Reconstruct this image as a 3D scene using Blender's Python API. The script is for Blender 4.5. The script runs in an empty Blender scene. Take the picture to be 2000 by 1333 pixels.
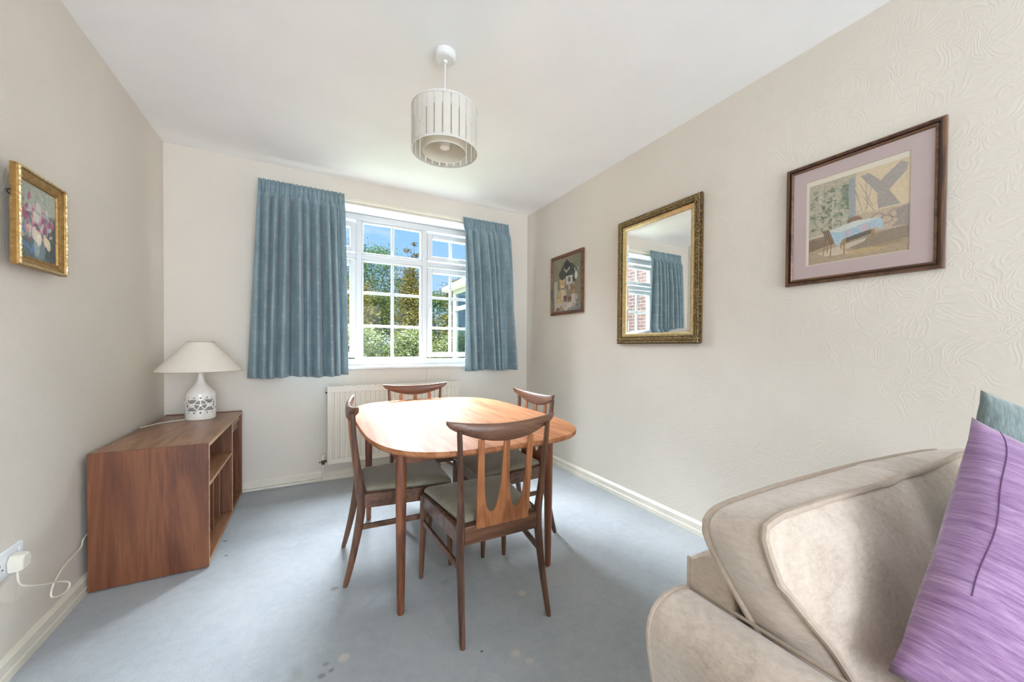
import bpy, bmesh, math, random
import numpy as np
from mathutils import Vector, Matrix
random.seed(7); rng = np.random.default_rng(7)
PI = math.pi
SC = bpy.context.scene
COL = SC.collection
H = 2.40; W = 2.803; REAR = -7.2

# ------------------------------------------------------------------ camera
cd = bpy.data.cameras.new('camera'); cam = bpy.data.objects.new('camera', cd); COL.objects.link(cam)
cd.sensor_width = 36.0; cd.lens = 13.0687; cd.shift_y = 0.0100; cd.clip_start = 0.02; cd.clip_end = 200
Rv = Vector((0.87831784, -0.47802554, 0.00702529)); Fv = Vector((0.47807714, 0.87822707, -0.01262788)); Uv = Rv.cross(Fv)
M = Matrix((Rv, Uv, -Fv)).transposed().to_4x4(); M.translation = (0.85003, -3.27384, 1.06584)
cam.matrix_world = M
SC.camera = cam

# ------------------------------------------------------------------ colour management
SC.view_settings.view_transform = 'Standard'; SC.view_settings.look = 'None'
SC.view_settings.gamma = 1.0; SC.view_settings.use_curve_mapping = False
SC.view_settings.exposure = 0.33
SC.cycles.use_denoising = True
SC.cycles.max_bounces = 10; SC.cycles.diffuse_bounces = 6; SC.cycles.transparent_max_bounces = 16
SC.cycles.sample_clamp_indirect = 6.0

def lin(c):
    c = c / 255.0
    return c / 12.92 if c <= 0.04045 else ((c + 0.055) / 1.055) ** 2.4
def rgb(r, g, b): return (lin(r), lin(g), lin(b), 1.0)

# ------------------------------------------------------------------ sky
wd = bpy.data.worlds.new('sky'); SC.world = wd; wd.use_nodes = True
nt = wd.node_tree; N = nt.nodes; L = nt.links; N.clear()
o_ = N.new('ShaderNodeOutputWorld'); bg = N.new('ShaderNodeBackground'); tc = N.new('ShaderNodeTexCoord')
sx = N.new('ShaderNodeSeparateXYZ'); L.new(tc.outputs['Generated'], sx.inputs[0])
cr = N.new('ShaderNodeValToRGB'); L.new(sx.outputs['Z'], cr.inputs[0])
e = cr.color_ramp.elements
e[0].position = 0.0; e[0].color = rgb(180, 212, 255)
e[1].position = 0.34; e[1].color = rgb(134, 188, 255)
ns = N.new('ShaderNodeTexNoise'); ns.inputs['Scale'].default_value = 7; ns.inputs['Detail'].default_value = 5
mp = N.new('ShaderNodeMapping'); mp.inputs['Scale'].default_value = (1, 1, 3.5)
L.new(tc.outputs['Generated'], mp.inputs[0]); L.new(mp.outputs[0], ns.inputs['Vector'])
cr2 = N.new('ShaderNodeValToRGB'); L.new(ns.outputs[0], cr2.inputs[0])
cr2.color_ramp.elements[0].position = 0.56; cr2.color_ramp.elements[0].color = (0, 0, 0, 1)
cr2.color_ramp.elements[1].position = 0.8; cr2.color_ramp.elements[1].color = (.7, .7, .7, 1)
mx = N.new('ShaderNodeMixRGB'); L.new(cr2.outputs[0], mx.inputs[0]); L.new(cr.outputs[0], mx.inputs[1]); mx.inputs[2].default_value = rgb(225, 235, 252)
# added brightness in the unseen upper sky, for stronger window light
mr = N.new('ShaderNodeMapRange'); mr.inputs[1].default_value = 0.33; mr.inputs[2].default_value = 0.5; L.new(sx.outputs['Z'], mr.inputs[0])
mx2 = N.new('ShaderNodeMixRGB'); L.new(mr.outputs[0], mx2.inputs[0]); L.new(mx.outputs[0], mx2.inputs[1]); mx2.inputs[2].default_value = (4.5, 4.6, 4.8, 1)
L.new(mx2.outputs[0], bg.inputs[0]); bg.inputs[1].default_value = 1.0; L.new(bg.outputs[0], o_.inputs[0])

# ------------------------------------------------------------------ sun, and added area lights out of view that brighten the room
sd = bpy.data.lights.new('sun', 'SUN'); sd.energy = 3.0; sd.angle = 0.02; sd.color = (1, .95, .86)
so = bpy.data.objects.new('sun', sd); COL.objects.link(so)
so.rotation_euler = Vector((0.35, 0.75, -0.62)).to_track_quat('-Z', 'Y').to_euler()
def area(name, loc, direction, sx_, sy_, power, color=(1, 1, 1)):
    ld = bpy.data.lights.new(name, 'AREA'); ld.shape = 'RECTANGLE'; ld.size = sx_; ld.size_y = sy_; ld.energy = power; ld.color = color
    lo = bpy.data.objects.new(name, ld); COL.objects.link(lo); lo.location = loc
    lo.rotation_euler = Vector(direction).to_track_quat('-Z', 'Y').to_euler(); return lo
area('added_sky_fill', (1.5, 5.0, 4.95), (0, -1, -.75), 6.0, 2.3, 4200, (0.88, 0.95, 1.05))  # added lamp high over the garden, unseen, stands in for sky through the window
area('added_fill_above_window', (1.5, 1.3, 3.7), (0, -.8, -.62), 3.4, 2.2, 1900, (0.88, 0.95, 1.05))  # second added lamp, hidden above the window head, spreads light onto the side walls
area('added_rear_fill', (W / 2, REAR + 0.02, 1.12), (0, 1, 0), 2.4, 2.1, 134, (0.88, 0.95, 1.05))  # added fill behind the camera, in place of doors that are not seen

# ------------------------------------------------------------------ helpers
def tag(o, label=None, cat=None, group=None, kind=None):
    if label: o['label'] = label
    if cat: o['category'] = cat
    if group: o['group'] = group
    if kind: o['kind'] = kind
    return o
def empty(name, loc, rz=0.0, **k):
    o = bpy.data.objects.new(name, None); o.empty_display_size = 0.1; COL.objects.link(o)
    o.location = loc; o.rotation_euler = (0, 0, rz); tag(o, **k); return o
def link(name, me, mat=None, parent=None, smooth=False):
    o = bpy.data.objects.new(name, me); COL.objects.link(o)
    if mat: me.materials.append(mat)
    if parent: o.parent = parent
    if smooth:
        me.polygons.foreach_set('use_smooth', [True] * len(me.polygons))
    return o
class MB:
    def __init__(s): s.v = []; s.f = []
    def add(s, v, f):
        n = len(s.v); s.v += [tuple(p) for p in v]; s.f += [tuple(i + n for i in q) for q in f]; return s
    def box(s, x0, x1, y0, y1, z0, z1):
        return s.add([(x0, y0, z0), (x1, y0, z0), (x1, y1, z0), (x0, y1, z0), (x0, y0, z1), (x1, y0, z1), (x1, y1, z1), (x0, y1, z1)],
                     [(0, 3, 2, 1), (4, 5, 6, 7), (0, 1, 5, 4), (1, 2, 6, 5), (2, 3, 7, 6), (3, 0, 4, 7)])
    def loft(s, rings, cap=True, closed=False):
        n = len(rings[0]); v = [p for r in rings for p in r]; f = []
        m = len(rings)
        for i in range(m if closed else m - 1):
            j = (i + 1) % m
            for k in range(n):
                l = (k + 1) % n
                f.append((i * n + k, i * n + l, j * n + l, j * n + k))
        if cap and not closed:
            f.append(tuple(reversed(range(n)))); f.append(tuple((m - 1) * n + k for k in range(n)))
        return s.add(v, f)
    def tube(s, pts, r, n=10, closed=False):
        pts = [Vector(p) for p in pts]; rings = []; m = len(pts)
        up = Vector((0, 0, 1))
        prev = None
        for i, p in enumerate(pts):
            a = pts[(i - 1) % m] if (i > 0 or closed) else p; b = pts[(i + 1) % m] if (i < m - 1 or closed) else p
            t = (b - a).normalized()
            if prev is None:
                q = t.cross(up)
                if q.length < 1e-3: q = t.cross(Vector((1, 0, 0)))
                q.normalize()
            else:
                q = (prev - t * prev.dot(t)).normalized()
            prev = q; w = t.cross(q)
            rr = r[i] if hasattr(r, '__len__') else r
            rings.append([tuple(p + (q * math.cos(2 * PI * k / n) + w * math.sin(2 * PI * k / n)) * rr) for k in range(n)])
        return s.loft(rings, closed=closed)
    def lathe(s, prof, n=32, cx=0, cy=0, a0=0):
        rings = [[(cx + r * math.cos(a0 + 2 * PI * k / n), cy + r * math.sin(a0 + 2 * PI * k / n), z) for k in range(n)] for r, z in prof]
        return s.loft(rings)
    def prism(s, poly, fn, t0, t1):   # poly 2D outline, fn(u,v,t)->3D
        a = [fn(u, v, t0) for u, v in poly]; b = [fn(u, v, t1) for u, v in poly]; n = len(poly)
        return s.add(a + b, [tuple(range(n)), tuple(reversed(range(n, 2 * n)))] + [(i, n + i, n + (i + 1) % n, (i + 1) % n) for i in range(n)])
    def build(s, name, mat=None, parent=None, bevel=0, seg=2, smooth=None, angle=0.6):
        me = bpy.data.meshes.new(name); me.from_pydata(s.v, [], s.f); me.validate()
        bm = bmesh.new(); bm.from_mesh(me); bmesh.ops.recalc_face_normals(bm, faces=bm.faces); bm.to_mesh(me); bm.free()
        o = link(name, me, mat, parent)
        if bevel:
            b = o.modifiers.new('bevel', 'BEVEL'); b.width = bevel; b.segments = seg; b.limit_method = 'ANGLE'; b.angle_limit = 0.7
        if smooth if smooth is not None else bool(bevel):
            me.polygons.foreach_set('use_smooth', [True] * len(me.polygons))
            try: me.set_sharp_from_angle(angle=angle)
            except Exception: pass
        return o
def copy_tree(o, parent=None):
    c = o.copy(); COL.objects.link(c)
    if parent: c.parent = parent
    for ch in list(o.children): copy_tree(ch, c)
    return c
def interp(tbl, x):
    return float(np.interp(x, [a for a, _ in tbl], [b for _, b in tbl]))
def catmull(pts, n=6):
    pts = [np.array(p, float) for p in pts]; P = [2 * pts[0] - pts[1]] + pts + [2 * pts[-1] - pts[-2]]; out = []
    for i in range(1, len(P) - 2):
        for k in range(n):
            t = k / n; a, b, c, d = P[i - 1], P[i], P[i + 1], P[i + 2]
            out.append(0.5 * ((2 * b) + (-a + c) * t + (2 * a - 5 * b + 4 * c - d) * t * t + (-a + 3 * b - 3 * c + d) * t ** 3))
    out.append(pts[-1]); return out

# ------------------------------------------------------------------ materials
def newmat(name):
    m = bpy.data.materials.new(name); m.use_nodes = True; nt = m.node_tree; b = nt.nodes['Principled BSDF']; return m, nt, b
def ramp(nt, src, stops):
    r = nt.nodes.new('ShaderNodeValToRGB'); nt.links.new(src, r.inputs[0]); els = r.color_ramp.elements
    els[0].position, els[0].color = stops[0]; els[1].position, els[1].color = stops[-1]
    for p, c in stops[1:-1]:
        q = els.new(p); q.color = c
    return r.outputs[0]
def coords(nt, scale=(1, 1, 1), kind='Object', rot=(0, 0, 0)):
    t = nt.nodes.new('ShaderNodeTexCoord'); m = nt.nodes.new('ShaderNodeMapping'); m.inputs['Scale'].default_value = scale; m.inputs['Rotation'].default_value = rot
    nt.links.new(t.outputs[kind], m.inputs[0]); return m.outputs[0]
def noise(nt, vec, scale, detail=4, rough=.5, dist=0):
    n = nt.nodes.new('ShaderNodeTexNoise'); n.inputs['Scale'].default_value = scale; n.inputs['Detail'].default_value = detail
    n.inputs['Roughness'].default_value = rough; n.inputs['Distortion'].default_value = dist
    nt.links.new(vec, n.inputs['Vector']); return n.outputs[0]
def math_(nt, op, a, b=None, c=None):
    n = nt.nodes.new('ShaderNodeMath'); n.operation = op
    for i, x in enumerate((a, b, c)):
        if x is None: continue
        if isinstance(x, (int, float)): n.inputs[i].default_value = x
        else: nt.links.new(x, n.inputs[i])
    return n.outputs[0]
def mixc(nt, f, a, b):
    n = nt.nodes.new('ShaderNodeMixRGB')
    for i, x in enumerate((f, a, b)):
        if isinstance(x, (int, float)): n.inputs[i].default_value = x
        elif isinstance(x, tuple): n.inputs[i].default_value = x
        else: nt.links.new(x, n.inputs[i])
    return n.outputs[0]
def bump(nt, b, h, strength, dist=0.01):
    n = nt.nodes.new('ShaderNodeBump'); n.inputs['Strength'].default_value = strength; n.inputs['Distance'].default_value = dist
    nt.links.new(h, n.inputs['Height']); nt.links.new(n.outputs[0], b.inputs['Normal'])
def plain(name, col, rough=.5, metal=0, var=.06, scale=30, coat=0, bumpk=0, spec=None):
    m, nt, b = newmat(name); v = coords(nt); n = noise(nt, v, scale, 4)
    c0 = tuple(x * (1 - var) for x in col[:3]) + (1,); c1 = tuple(min(1, x * (1 + var)) for x in col[:3]) + (1,)
    nt.links.new(ramp(nt, n, [(.3, c0), (.7, c1)]), b.inputs['Base Color'])
    b.inputs['Roughness'].default_value = rough; b.inputs['Metallic'].default_value = metal; b.inputs['Coat Weight'].default_value = coat
    if spec is not None: b.inputs['Specular IOR Level'].default_value = spec
    if bumpk: bump(nt, b, n, bumpk, .002)
    return m
def wood(name, dark, mid, light, axis='z', rough=.4, coat=0.0, fine=1.0, figure=1.0, coat_rough=.2):
    m, nt, b = newmat(name)
    s = {'x': (.7, 9, 9), 'y': (9, .7, 9), 'z': (9, 9, .7)}[axis]
    v = coords(nt, tuple(q * figure for q in s)); n1 = noise(nt, v, 1.6, 5, .55, 1.2)
    n1 = math_(nt, 'FRACT', math_(nt, 'MULTIPLY', n1, 3.2))
    n1 = math_(nt, 'PINGPONG', n1, .5)
    v2 = coords(nt, tuple(q * 7 * fine if q > 1 else q * 3 for q in s)); n2 = noise(nt, v2, 3, 6, .7)
    f = math_(nt, 'ADD', math_(nt, 'MULTIPLY', n1, .9), math_(nt, 'MULTIPLY', n2, .65))
    c = ramp(nt, f, [(.22, dark), (.5, mid), (.82, light)])
    nt.links.new(c, b.inputs['Base Color']); b.inputs['Roughness'].default_value = rough
    b.inputs['Coat Weight'].default_value = coat; b.inputs['Coat Roughness'].default_value = coat_rough
    bump(nt, b, n2, .08, .001)
    return m

# wallpaper: painted beige paper with embossed scrolls
def wallpaper(name, col):
    m, nt, b = newmat(name)
    v = coords(nt); n = noise(nt, v, 2.2, 3)
    nt.links.new(ramp(nt, n, [(.35, tuple(x * .965 for x in col[:3]) + (1,)), (.65, col)]), b.inputs['Base Color'])
    b.inputs['Roughness'].default_value = .62; b.inputs['Specular IOR Level'].default_value = .3
    w = noise(nt, v, 9.5, 1, .4, .8)
    s = math_(nt, 'SINE', math_(nt, 'MULTIPLY', w, 52.0)); s = math_(nt, 'POWER', math_(nt, 'ABSOLUTE', s), 3.0)
    fine = noise(nt, v, 160, 2)
    h = math_(nt, 'ADD', s, math_(nt, 'MULTIPLY', fine, .35))
    bump(nt, b, h, .13, .003); return m
M_wall = wallpaper('beige_embossed_wallpaper', rgb(221, 214, 202))
M_ceil = plain('white_ceiling_paint', rgb(247, 248, 248), .8, var=.02, scale=3)
M_white = plain('white_gloss_paint', rgb(226, 226, 224), .3, var=.02, scale=8)
M_upvc = plain('white_window_plastic', rgb(214, 215, 216), .3, var=.01, scale=8)
M_cream = plain('cream_gloss_paint', rgb(226, 221, 206), .35, var=.05, scale=9)
M_rad = plain('cream_radiator_enamel', rgb(225, 219, 205), .35, var=.03, scale=6)
M_sock = plain('white_socket_plastic', rgb(236, 240, 244), .3, var=.01)
M_plug = plain('ivory_plug_plastic', rgb(224, 219, 205), .4, var=.03)
M_cord = plain('ivory_flex', rgb(222, 216, 198), .5, var=.03)
M_dark = plain('dark_metal', rgb(52, 46, 40), .5, .6)
M_brasst = plain('aged_valve_brass', rgb(96, 84, 66), .45, .7)

m, nt, b = newmat('blue_grey_carpet'); M_carpet = m
v = coords(nt); n1 = noise(nt, v, 2.0, 6, .62); n2 = noise(nt, v, 260, 3, .7); n3 = noise(nt, v, 28, 4, .6)
f = math_(nt, 'ADD', math_(nt, 'MULTIPLY', n1, .65), math_(nt, 'MULTIPLY', n3, .35))
c = ramp(nt, f, [(.32, rgb(146, 154, 160)), (.52, rgb(167, 173, 177)), (.70, rgb(182, 186, 188))])
c = mixc(nt, .22, c, ramp(nt, n2, [(.3, rgb(126, 138, 148)), (.7, rgb(222, 228, 232))]))
geo = nt.nodes.new('ShaderNodeNewGeometry')
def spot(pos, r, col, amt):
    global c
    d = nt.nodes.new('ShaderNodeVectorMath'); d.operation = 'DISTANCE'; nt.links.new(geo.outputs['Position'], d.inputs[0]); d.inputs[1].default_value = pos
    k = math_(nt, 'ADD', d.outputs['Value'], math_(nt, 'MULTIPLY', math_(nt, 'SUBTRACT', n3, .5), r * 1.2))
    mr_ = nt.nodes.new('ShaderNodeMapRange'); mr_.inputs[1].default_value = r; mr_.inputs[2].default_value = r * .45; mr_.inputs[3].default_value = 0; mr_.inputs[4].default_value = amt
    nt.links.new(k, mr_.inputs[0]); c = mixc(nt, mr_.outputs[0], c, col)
for pos, r_, col_, amt_ in (((1.657, -1.899, 0), .022, rgb(206, 200, 186), .8), ((.953, -1.901, 0), .022, rgb(210, 204, 188), .7), ((1.477, -2.163, 0), .022, rgb(206, 200, 186), .6), ((1.506, -2.212, 0), .018, rgb(206, 200, 186), .5),
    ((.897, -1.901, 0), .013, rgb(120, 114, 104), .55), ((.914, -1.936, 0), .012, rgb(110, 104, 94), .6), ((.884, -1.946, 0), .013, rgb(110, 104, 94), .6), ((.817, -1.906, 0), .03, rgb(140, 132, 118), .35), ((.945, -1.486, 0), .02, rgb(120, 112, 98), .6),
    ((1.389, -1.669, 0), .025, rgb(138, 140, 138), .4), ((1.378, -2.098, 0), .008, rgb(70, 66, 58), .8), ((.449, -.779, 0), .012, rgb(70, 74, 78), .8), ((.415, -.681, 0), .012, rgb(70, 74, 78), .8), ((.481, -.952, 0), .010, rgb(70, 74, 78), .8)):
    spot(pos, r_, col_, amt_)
nt.links.new(c, b.inputs['Base Color']); b.inputs['Roughness'].default_value = .95; b.inputs['Sheen Weight'].default_value = .3; b.inputs['Specular IOR Level'].default_value = .1
bump(nt, b, math_(nt, 'ADD', n2, math_(nt, 'MULTIPLY', n3, .6)), .5, .006)

M_top = wood('teak_table_top', rgb(138, 88, 58), rgb(166, 112, 78), rgb(184, 132, 96), 'y', .5, .03, coat_rough=.2)
M_top.node_tree.nodes['Principled BSDF'].inputs['Specular IOR Level'].default_value = .05
M_twood = wood('teak_table_frame', rgb(78, 44, 28), rgb(112, 66, 42), rgb(140, 86, 56), 'z', .4, .15)
M_twoodh = wood('teak_table_apron', rgb(82, 46, 28), rgb(122, 72, 44), rgb(152, 94, 60), 'x', .4, .15)
M_walnut = wood('dark_chair_wood', rgb(56, 36, 27), rgb(88, 58, 42), rgb(116, 80, 58), 'z', .4, .15)
M_walnuth = wood('dark_chair_wood_crosswise', rgb(56, 36, 27), rgb(90, 60, 44), rgb(120, 84, 62), 'x', .38, .2)
M_splat = wood('reddish_teak_splat', rgb(118, 70, 42), rgb(150, 94, 58), rgb(176, 116, 74), 'z', .4, .15)
M_cabv = wood('teak_veneer_upright', rgb(80, 42, 24), rgb(106, 60, 36), rgb(128, 78, 48), 'z', .42, .1, figure=.6)
M_cabt = wood('teak_veneer_top', rgb(104, 68, 46), rgb(136, 92, 62), rgb(158, 114, 80), 'y', .38, .2, figure=.8)
M_cabi = wood('teak_veneer_inside', rgb(84, 50, 32), rgb(108, 66, 42), rgb(128, 82, 54), 'z', .5)
M_edge = wood('pale_wood_edging', rgb(150, 116, 84), rgb(178, 142, 108), rgb(196, 164, 130), 'y', .5)

m, nt, b = newmat('sage_velvet'); v = coords(nt); n = noise(nt, v, 9, 4, .6)
nt.links.new(ramp(nt, n, [(.3, rgb(132, 130, 113)), (.7, rgb(160, 157, 139))]), b.inputs['Base Color'])
b.inputs['Roughness'].default_value = .75; b.inputs['Sheen Weight'].default_value = .5; b.inputs['Sheen Roughness'].default_value = .4
M_velvet = m

m, nt, b = newmat('beige_chenille'); v = coords(nt); n = noise(nt, v, 7, 5, .65, .6); n2 = noise(nt, coords(nt, (1, 1, 2.4)), 70, 5, .75)
f = math_(nt, 'ADD', math_(nt, 'MULTIPLY', n, .55), math_(nt, 'MULTIPLY', n2, .45))
nt.links.new(ramp(nt, f, [(.33, rgb(158, 143, 128)), (.5, rgb(186, 171, 156)), (.68, rgb(204, 192, 178))]), b.inputs['Base Color'])
b.inputs['Roughness'].default_value = .85; b.inputs['Sheen Weight'].default_value = .35
bump(nt, b, math_(nt, 'ADD', n2, math_(nt, 'MULTIPLY', noise(nt, v, 14, 3, .5, 1.0), 3.0)), .35, .004); M_sofa = m
M_pipe = plain('beige_piping', rgb(170, 155, 140), .8, var=.08, scale=80, bumpk=.1)

def streaky(name, cols, scale, rough=.85, kind='UV', bk=.3):
    m, nt, b = newmat(name); v = coords(nt, scale, kind); n = noise(nt, v, 1, 6, .72, .4)
    v2 = coords(nt, tuple(q * 4 for q in scale), kind); n2 = noise(nt, v2, 1, 4, .7)
    f = math_(nt, 'ADD', math_(nt, 'MULTIPLY', n, .65), math_(nt, 'MULTIPLY', n2, .35))
    nt.links.new(ramp(nt, f, [(.32, cols[0]), (.5, cols[1]), (.66, cols[2])]), b.inputs['Base Color'])
    b.inputs['Roughness'].default_value = rough; b.inputs['Sheen Weight'].default_value = .4; bump(nt, b, n2, bk, .003); return m
M_purple = streaky('purple_chenille', [rgb(98, 66, 108), rgb(146, 112, 152), rgb(180, 150, 184)], (5, 44, 1))
M_green = streaky('grey_green_corduroy', [rgb(78, 88, 88), rgb(112, 126, 124), rgb(148, 162, 164)], (70, 6, 1))

# curtain cloth: blue grey with small woven sprigs
m, nt, b = newmat('blue_curtain_cloth'); M_curtain = m
uv = nt.nodes.new('ShaderNodeTexCoord'); sp = nt.nodes.new('ShaderNodeSeparateXYZ'); nt.links.new(uv.outputs['UV'], sp.inputs[0])
gx = math_(nt, 'MULTIPLY', sp.outputs[0], 1 / .085); gy = math_(nt, 'MULTIPLY', sp.outputs[1], 1 / .062)
row = math_(nt, 'FLOOR', gy); gx = math_(nt, 'ADD', gx, math_(nt, 'MULTIPLY', math_(nt, 'MODULO', row, 2.0), .5))
fx = math_(nt, 'ABSOLUTE', math_(nt, 'SUBTRACT', math_(nt, 'FRACT', gx), .5)); fy0 = math_(nt, 'SUBTRACT', math_(nt, 'FRACT', gy), .5); fy = math_(nt, 'ABSOLUTE', fy0)
nn = noise(nt, coords(nt, kind='UV'), 120, 2)
d1 = math_(nt, 'ADD', math_(nt, 'MULTIPLY', fx, 1.0), math_(nt, 'MULTIPLY', fy, 3.4)); d1 = math_(nt, 'ADD', d1, math_(nt, 'MULTIPLY', math_(nt, 'SUBTRACT', nn, .5), .35))
d2 = math_(nt, 'ADD', math_(nt, 'MULTIPLY', math_(nt, 'ABSOLUTE', math_(nt, 'SUBTRACT', fx, .1)), 3.0), math_(nt, 'MULTIPLY', math_(nt, 'ABSOLUTE', math_(nt, 'SUBTRACT', fy0, .16)), 2.2))
k = math_(nt, 'MAXIMUM', math_(nt, 'LESS_THAN', d1, .17), math_(nt, 'LESS_THAN', d2, .14))
base = ramp(nt, noise(nt, coords(nt, (18, 5, 1), 'UV'), 1, 3), [(.3, rgb(118, 144, 154)), (.7, rgb(142, 165, 172))])
cc = mixc(nt, math_(nt, 'MULTIPLY', k, .5), base, rgb(214, 212, 200))
nt.links.new(cc, b.inputs['Base Color']); b.inputs['Roughness'].default_value = .55; b.inputs['Sheen Weight'].default_value = .3
tr = nt.nodes.new('ShaderNodeBsdfTranslucent'); nt.links.new(cc, tr.inputs[0]); ms = nt.nodes.new('ShaderNodeMixShader'); ms.inputs[0].default_value = .12
nt.links.new(b.outputs[0], ms.inputs[1]); nt.links.new(tr.outputs[0], ms.inputs[2]); nt.links.new(ms.outputs[0], nt.nodes['Material Output'].inputs[0])

def translucent(name, col, mixf, rough=.8, trans=0.0):
    m, nt, b = newmat(name); v = coords(nt); n = noise(nt, v, 60, 3)
    c = ramp(nt, n, [(.3, tuple(x * .97 for x in col[:3]) + (1,)), (.7, col)])
    nt.links.new(c, b.inputs['Base Color']); b.inputs['Roughness'].default_value = rough
    t = nt.nodes.new('ShaderNodeBsdfTranslucent'); nt.links.new(c, t.inputs[0]); s = nt.nodes.new('ShaderNodeMixShader'); s.inputs[0].default_value = mixf
    nt.links.new(b.outputs[0], s.inputs[1]); nt.links.new(t.outputs[0], s.inputs[2]); nt.links.new(s.outputs[0], nt.nodes['Material Output'].inputs[0]); return m
M_shade = translucent('cream_lampshade_cloth', rgb(250, 245, 234), .3)
M_pend = translucent('white_pendant_cloth', rgb(240, 238, 232), .5)
M_pendi = translucent('inner_pendant_cloth', rgb(242, 237, 226), .55)
M_ceram = plain('white_glazed_ceramic', rgb(236, 233, 226), .25, var=.02, coat=.3)

def gold(name, a, b_, c_, rough=.38, scale=60, bk=.0, metal=.75):
    m, nt, b = newmat(name); v = coords(nt); n = noise(nt, v, scale, 5, .65)
    nt.links.new(ramp(nt, n, [(.3, a), (.5, b_), (.7, c_)]), b.inputs['Base Color']); b.inputs['Metallic'].default_value = metal; b.inputs['Roughness'].default_value = rough
    if bk:
        vo = nt.nodes.new('ShaderNodeTexVoronoi'); vo.inputs['Scale'].default_value = scale * 1.3; nt.links.new(v, vo.inputs['Vector'])
        bump(nt, b, math_(nt, 'ADD', vo.outputs['Distance'], n), bk, .006)
    return m
M_gold = gold('gold_leaf', rgb(132, 98, 54), rgb(160, 124, 72), rgb(180, 146, 92))
M_goldp = gold('pale_gilding', rgb(176, 146, 96), rgb(212, 190, 142), rgb(240, 224, 184), .3, 90, .3)
M_goldo = gold('carved_antique_gilding', rgb(34, 24, 14), rgb(84, 66, 40), rgb(150, 128, 88), .42, 95, 1.0, .6)
M_goldi = gold('brushed_pale_gold', rgb(186, 162, 112), rgb(206, 184, 136), rgb(220, 202, 158), .3, 40)
M_frame = wood('brown_frame_wood', rgb(44, 26, 16), rgb(84, 52, 30), rgb(122, 82, 50), 'y', .3, .4)
M_frame_d = plain('dark_frame_wood', rgb(50, 26, 22), .3, var=.15, coat=.4)
M_frame_v = wood('brown_frame_wood_upright', rgb(40, 24, 16), rgb(72, 44, 26), rgb(112, 74, 46), 'z', .3, .4)
M_mat = plain('dusty_pink_mount', rgb(196, 178, 176), .8, var=.015, scale=4)
M_matw = plain('cream_paper_border', rgb(226, 218, 200), .8, var=.01)
m, nt, b = newmat('silvered_mirror'); b.inputs['Metallic'].default_value = 1; b.inputs['Roughness'].default_value = .004; b.inputs['Base Color'].default_value = (.93, .94, .93, 1); M_mirror = m
def clear_glass(name, tint, refl=.06):
    m, nt, b = newmat(name); nt.nodes.remove(b)
    t = nt.nodes.new('ShaderNodeBsdfTransparent'); t.inputs[0].default_value = tint; g = nt.nodes.new('ShaderNodeBsdfGlossy'); g.inputs['Roughness'].default_value = .01
    lw = nt.nodes.new('ShaderNodeLayerWeight'); lw.inputs[0].default_value = .5; k = math_(nt, 'MULTIPLY_ADD', math_(nt, 'POWER', lw.outputs['Facing'], 4.0), .5, refl)
    s = nt.nodes.new('ShaderNodeMixShader'); nt.links.new(k, s.inputs[0]); nt.links.new(t.outputs[0], s.inputs[1]); nt.links.new(g.outputs[0], s.inputs[2]); nt.links.new(s.outputs[0], nt.nodes['Material Output'].inputs[0]); return m
M_glass = clear_glass('window_glass', (.985, .99, .985, 1), .006)
M_cglass = clear_glass('conservatory_glass', (.62, .72, .70, 1), .10)
M_pglass = clear_glass('picture_glass', (.99, .99, .99, 1), .03)

def leafmat(name, cols):
    m, nt, b = newmat(name); g = nt.nodes.new('ShaderNodeNewGeometry'); r = g.outputs['Random Per Island']
    n = noise(nt, coords(nt), 1.3, 3)
    f = math_(nt, 'ADD', math_(nt, 'MULTIPLY', r, .55), math_(nt, 'MULTIPLY', n, .5))
    c = ramp(nt, f, [(.2, cols[0]), (.5, cols[1]), (.8, cols[2])]); nt.links.new(c, b.inputs['Base Color']); b.inputs['Roughness'].default_value = .6
    t = nt.nodes.new('ShaderNodeBsdfTranslucent'); nt.links.new(c, t.inputs[0]); s = nt.nodes.new('ShaderNodeMixShader'); s.inputs[0].default_value = .3
    nt.links.new(b.outputs[0], s.inputs[1]); nt.links.new(t.outputs[0], s.inputs[2]); nt.links.new(s.outputs[0], nt.nodes['Material Output'].inputs[0]); return m
M_leafg = leafmat('green_leaves', [rgb(36, 60, 38), rgb(70, 104, 58), rgb(116, 148, 86)])
M_leafy = leafmat('olive_gold_foliage', [rgb(42, 46, 20), rgb(92, 92, 36), rgb(138, 126, 54)])
M_leafm = leafmat('mixed_green_foliage', [rgb(34, 48, 24), rgb(72, 90, 40), rgb(110, 126, 62)])
M_leafb = leafmat('bramble_leaves', [rgb(40, 46, 24), rgb(70, 86, 42), rgb(106, 116, 70)])
M_bark = plain('brown_bark', rgb(86, 66, 48), .9, var=.3)
M_grass = plain('lawn', rgb(86, 104, 52), .9, var=.3, scale=40)
# brick
m, nt, b = newmat('red_brick'); bt = nt.nodes.new('ShaderNodeTexBrick'); bt.inputs['Scale'].default_value = 1
v = coords(nt, (1, 1, 1), 'Object'); sp = nt.nodes.new('ShaderNodeSeparateXYZ'); nt.links.new(v, sp.inputs[0]); cb = nt.nodes.new('ShaderNodeCombineXYZ')
nt.links.new(math_(nt, 'ADD', sp.outputs[0], sp.outputs[1]), cb.inputs[0]); nt.links.new(sp.outputs[2], cb.inputs[1]); nt.links.new(cb.outputs[0], bt.inputs['Vector'])
bt.inputs['Brick Width'].default_value = .225; bt.inputs['Row Height'].default_value = .075; bt.inputs['Mortar Size'].default_value = .006
bt.inputs['Color1'].default_value = rgb(58, 36, 30); bt.inputs['Color2'].default_value = rgb(42, 28, 24); bt.inputs['Mortar'].default_value = rgb(92, 80, 70)
nt.links.new(bt.outputs[0], b.inputs['Base Color']); b.inputs['Roughness'].default_value = .9; M_brick = m

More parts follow.
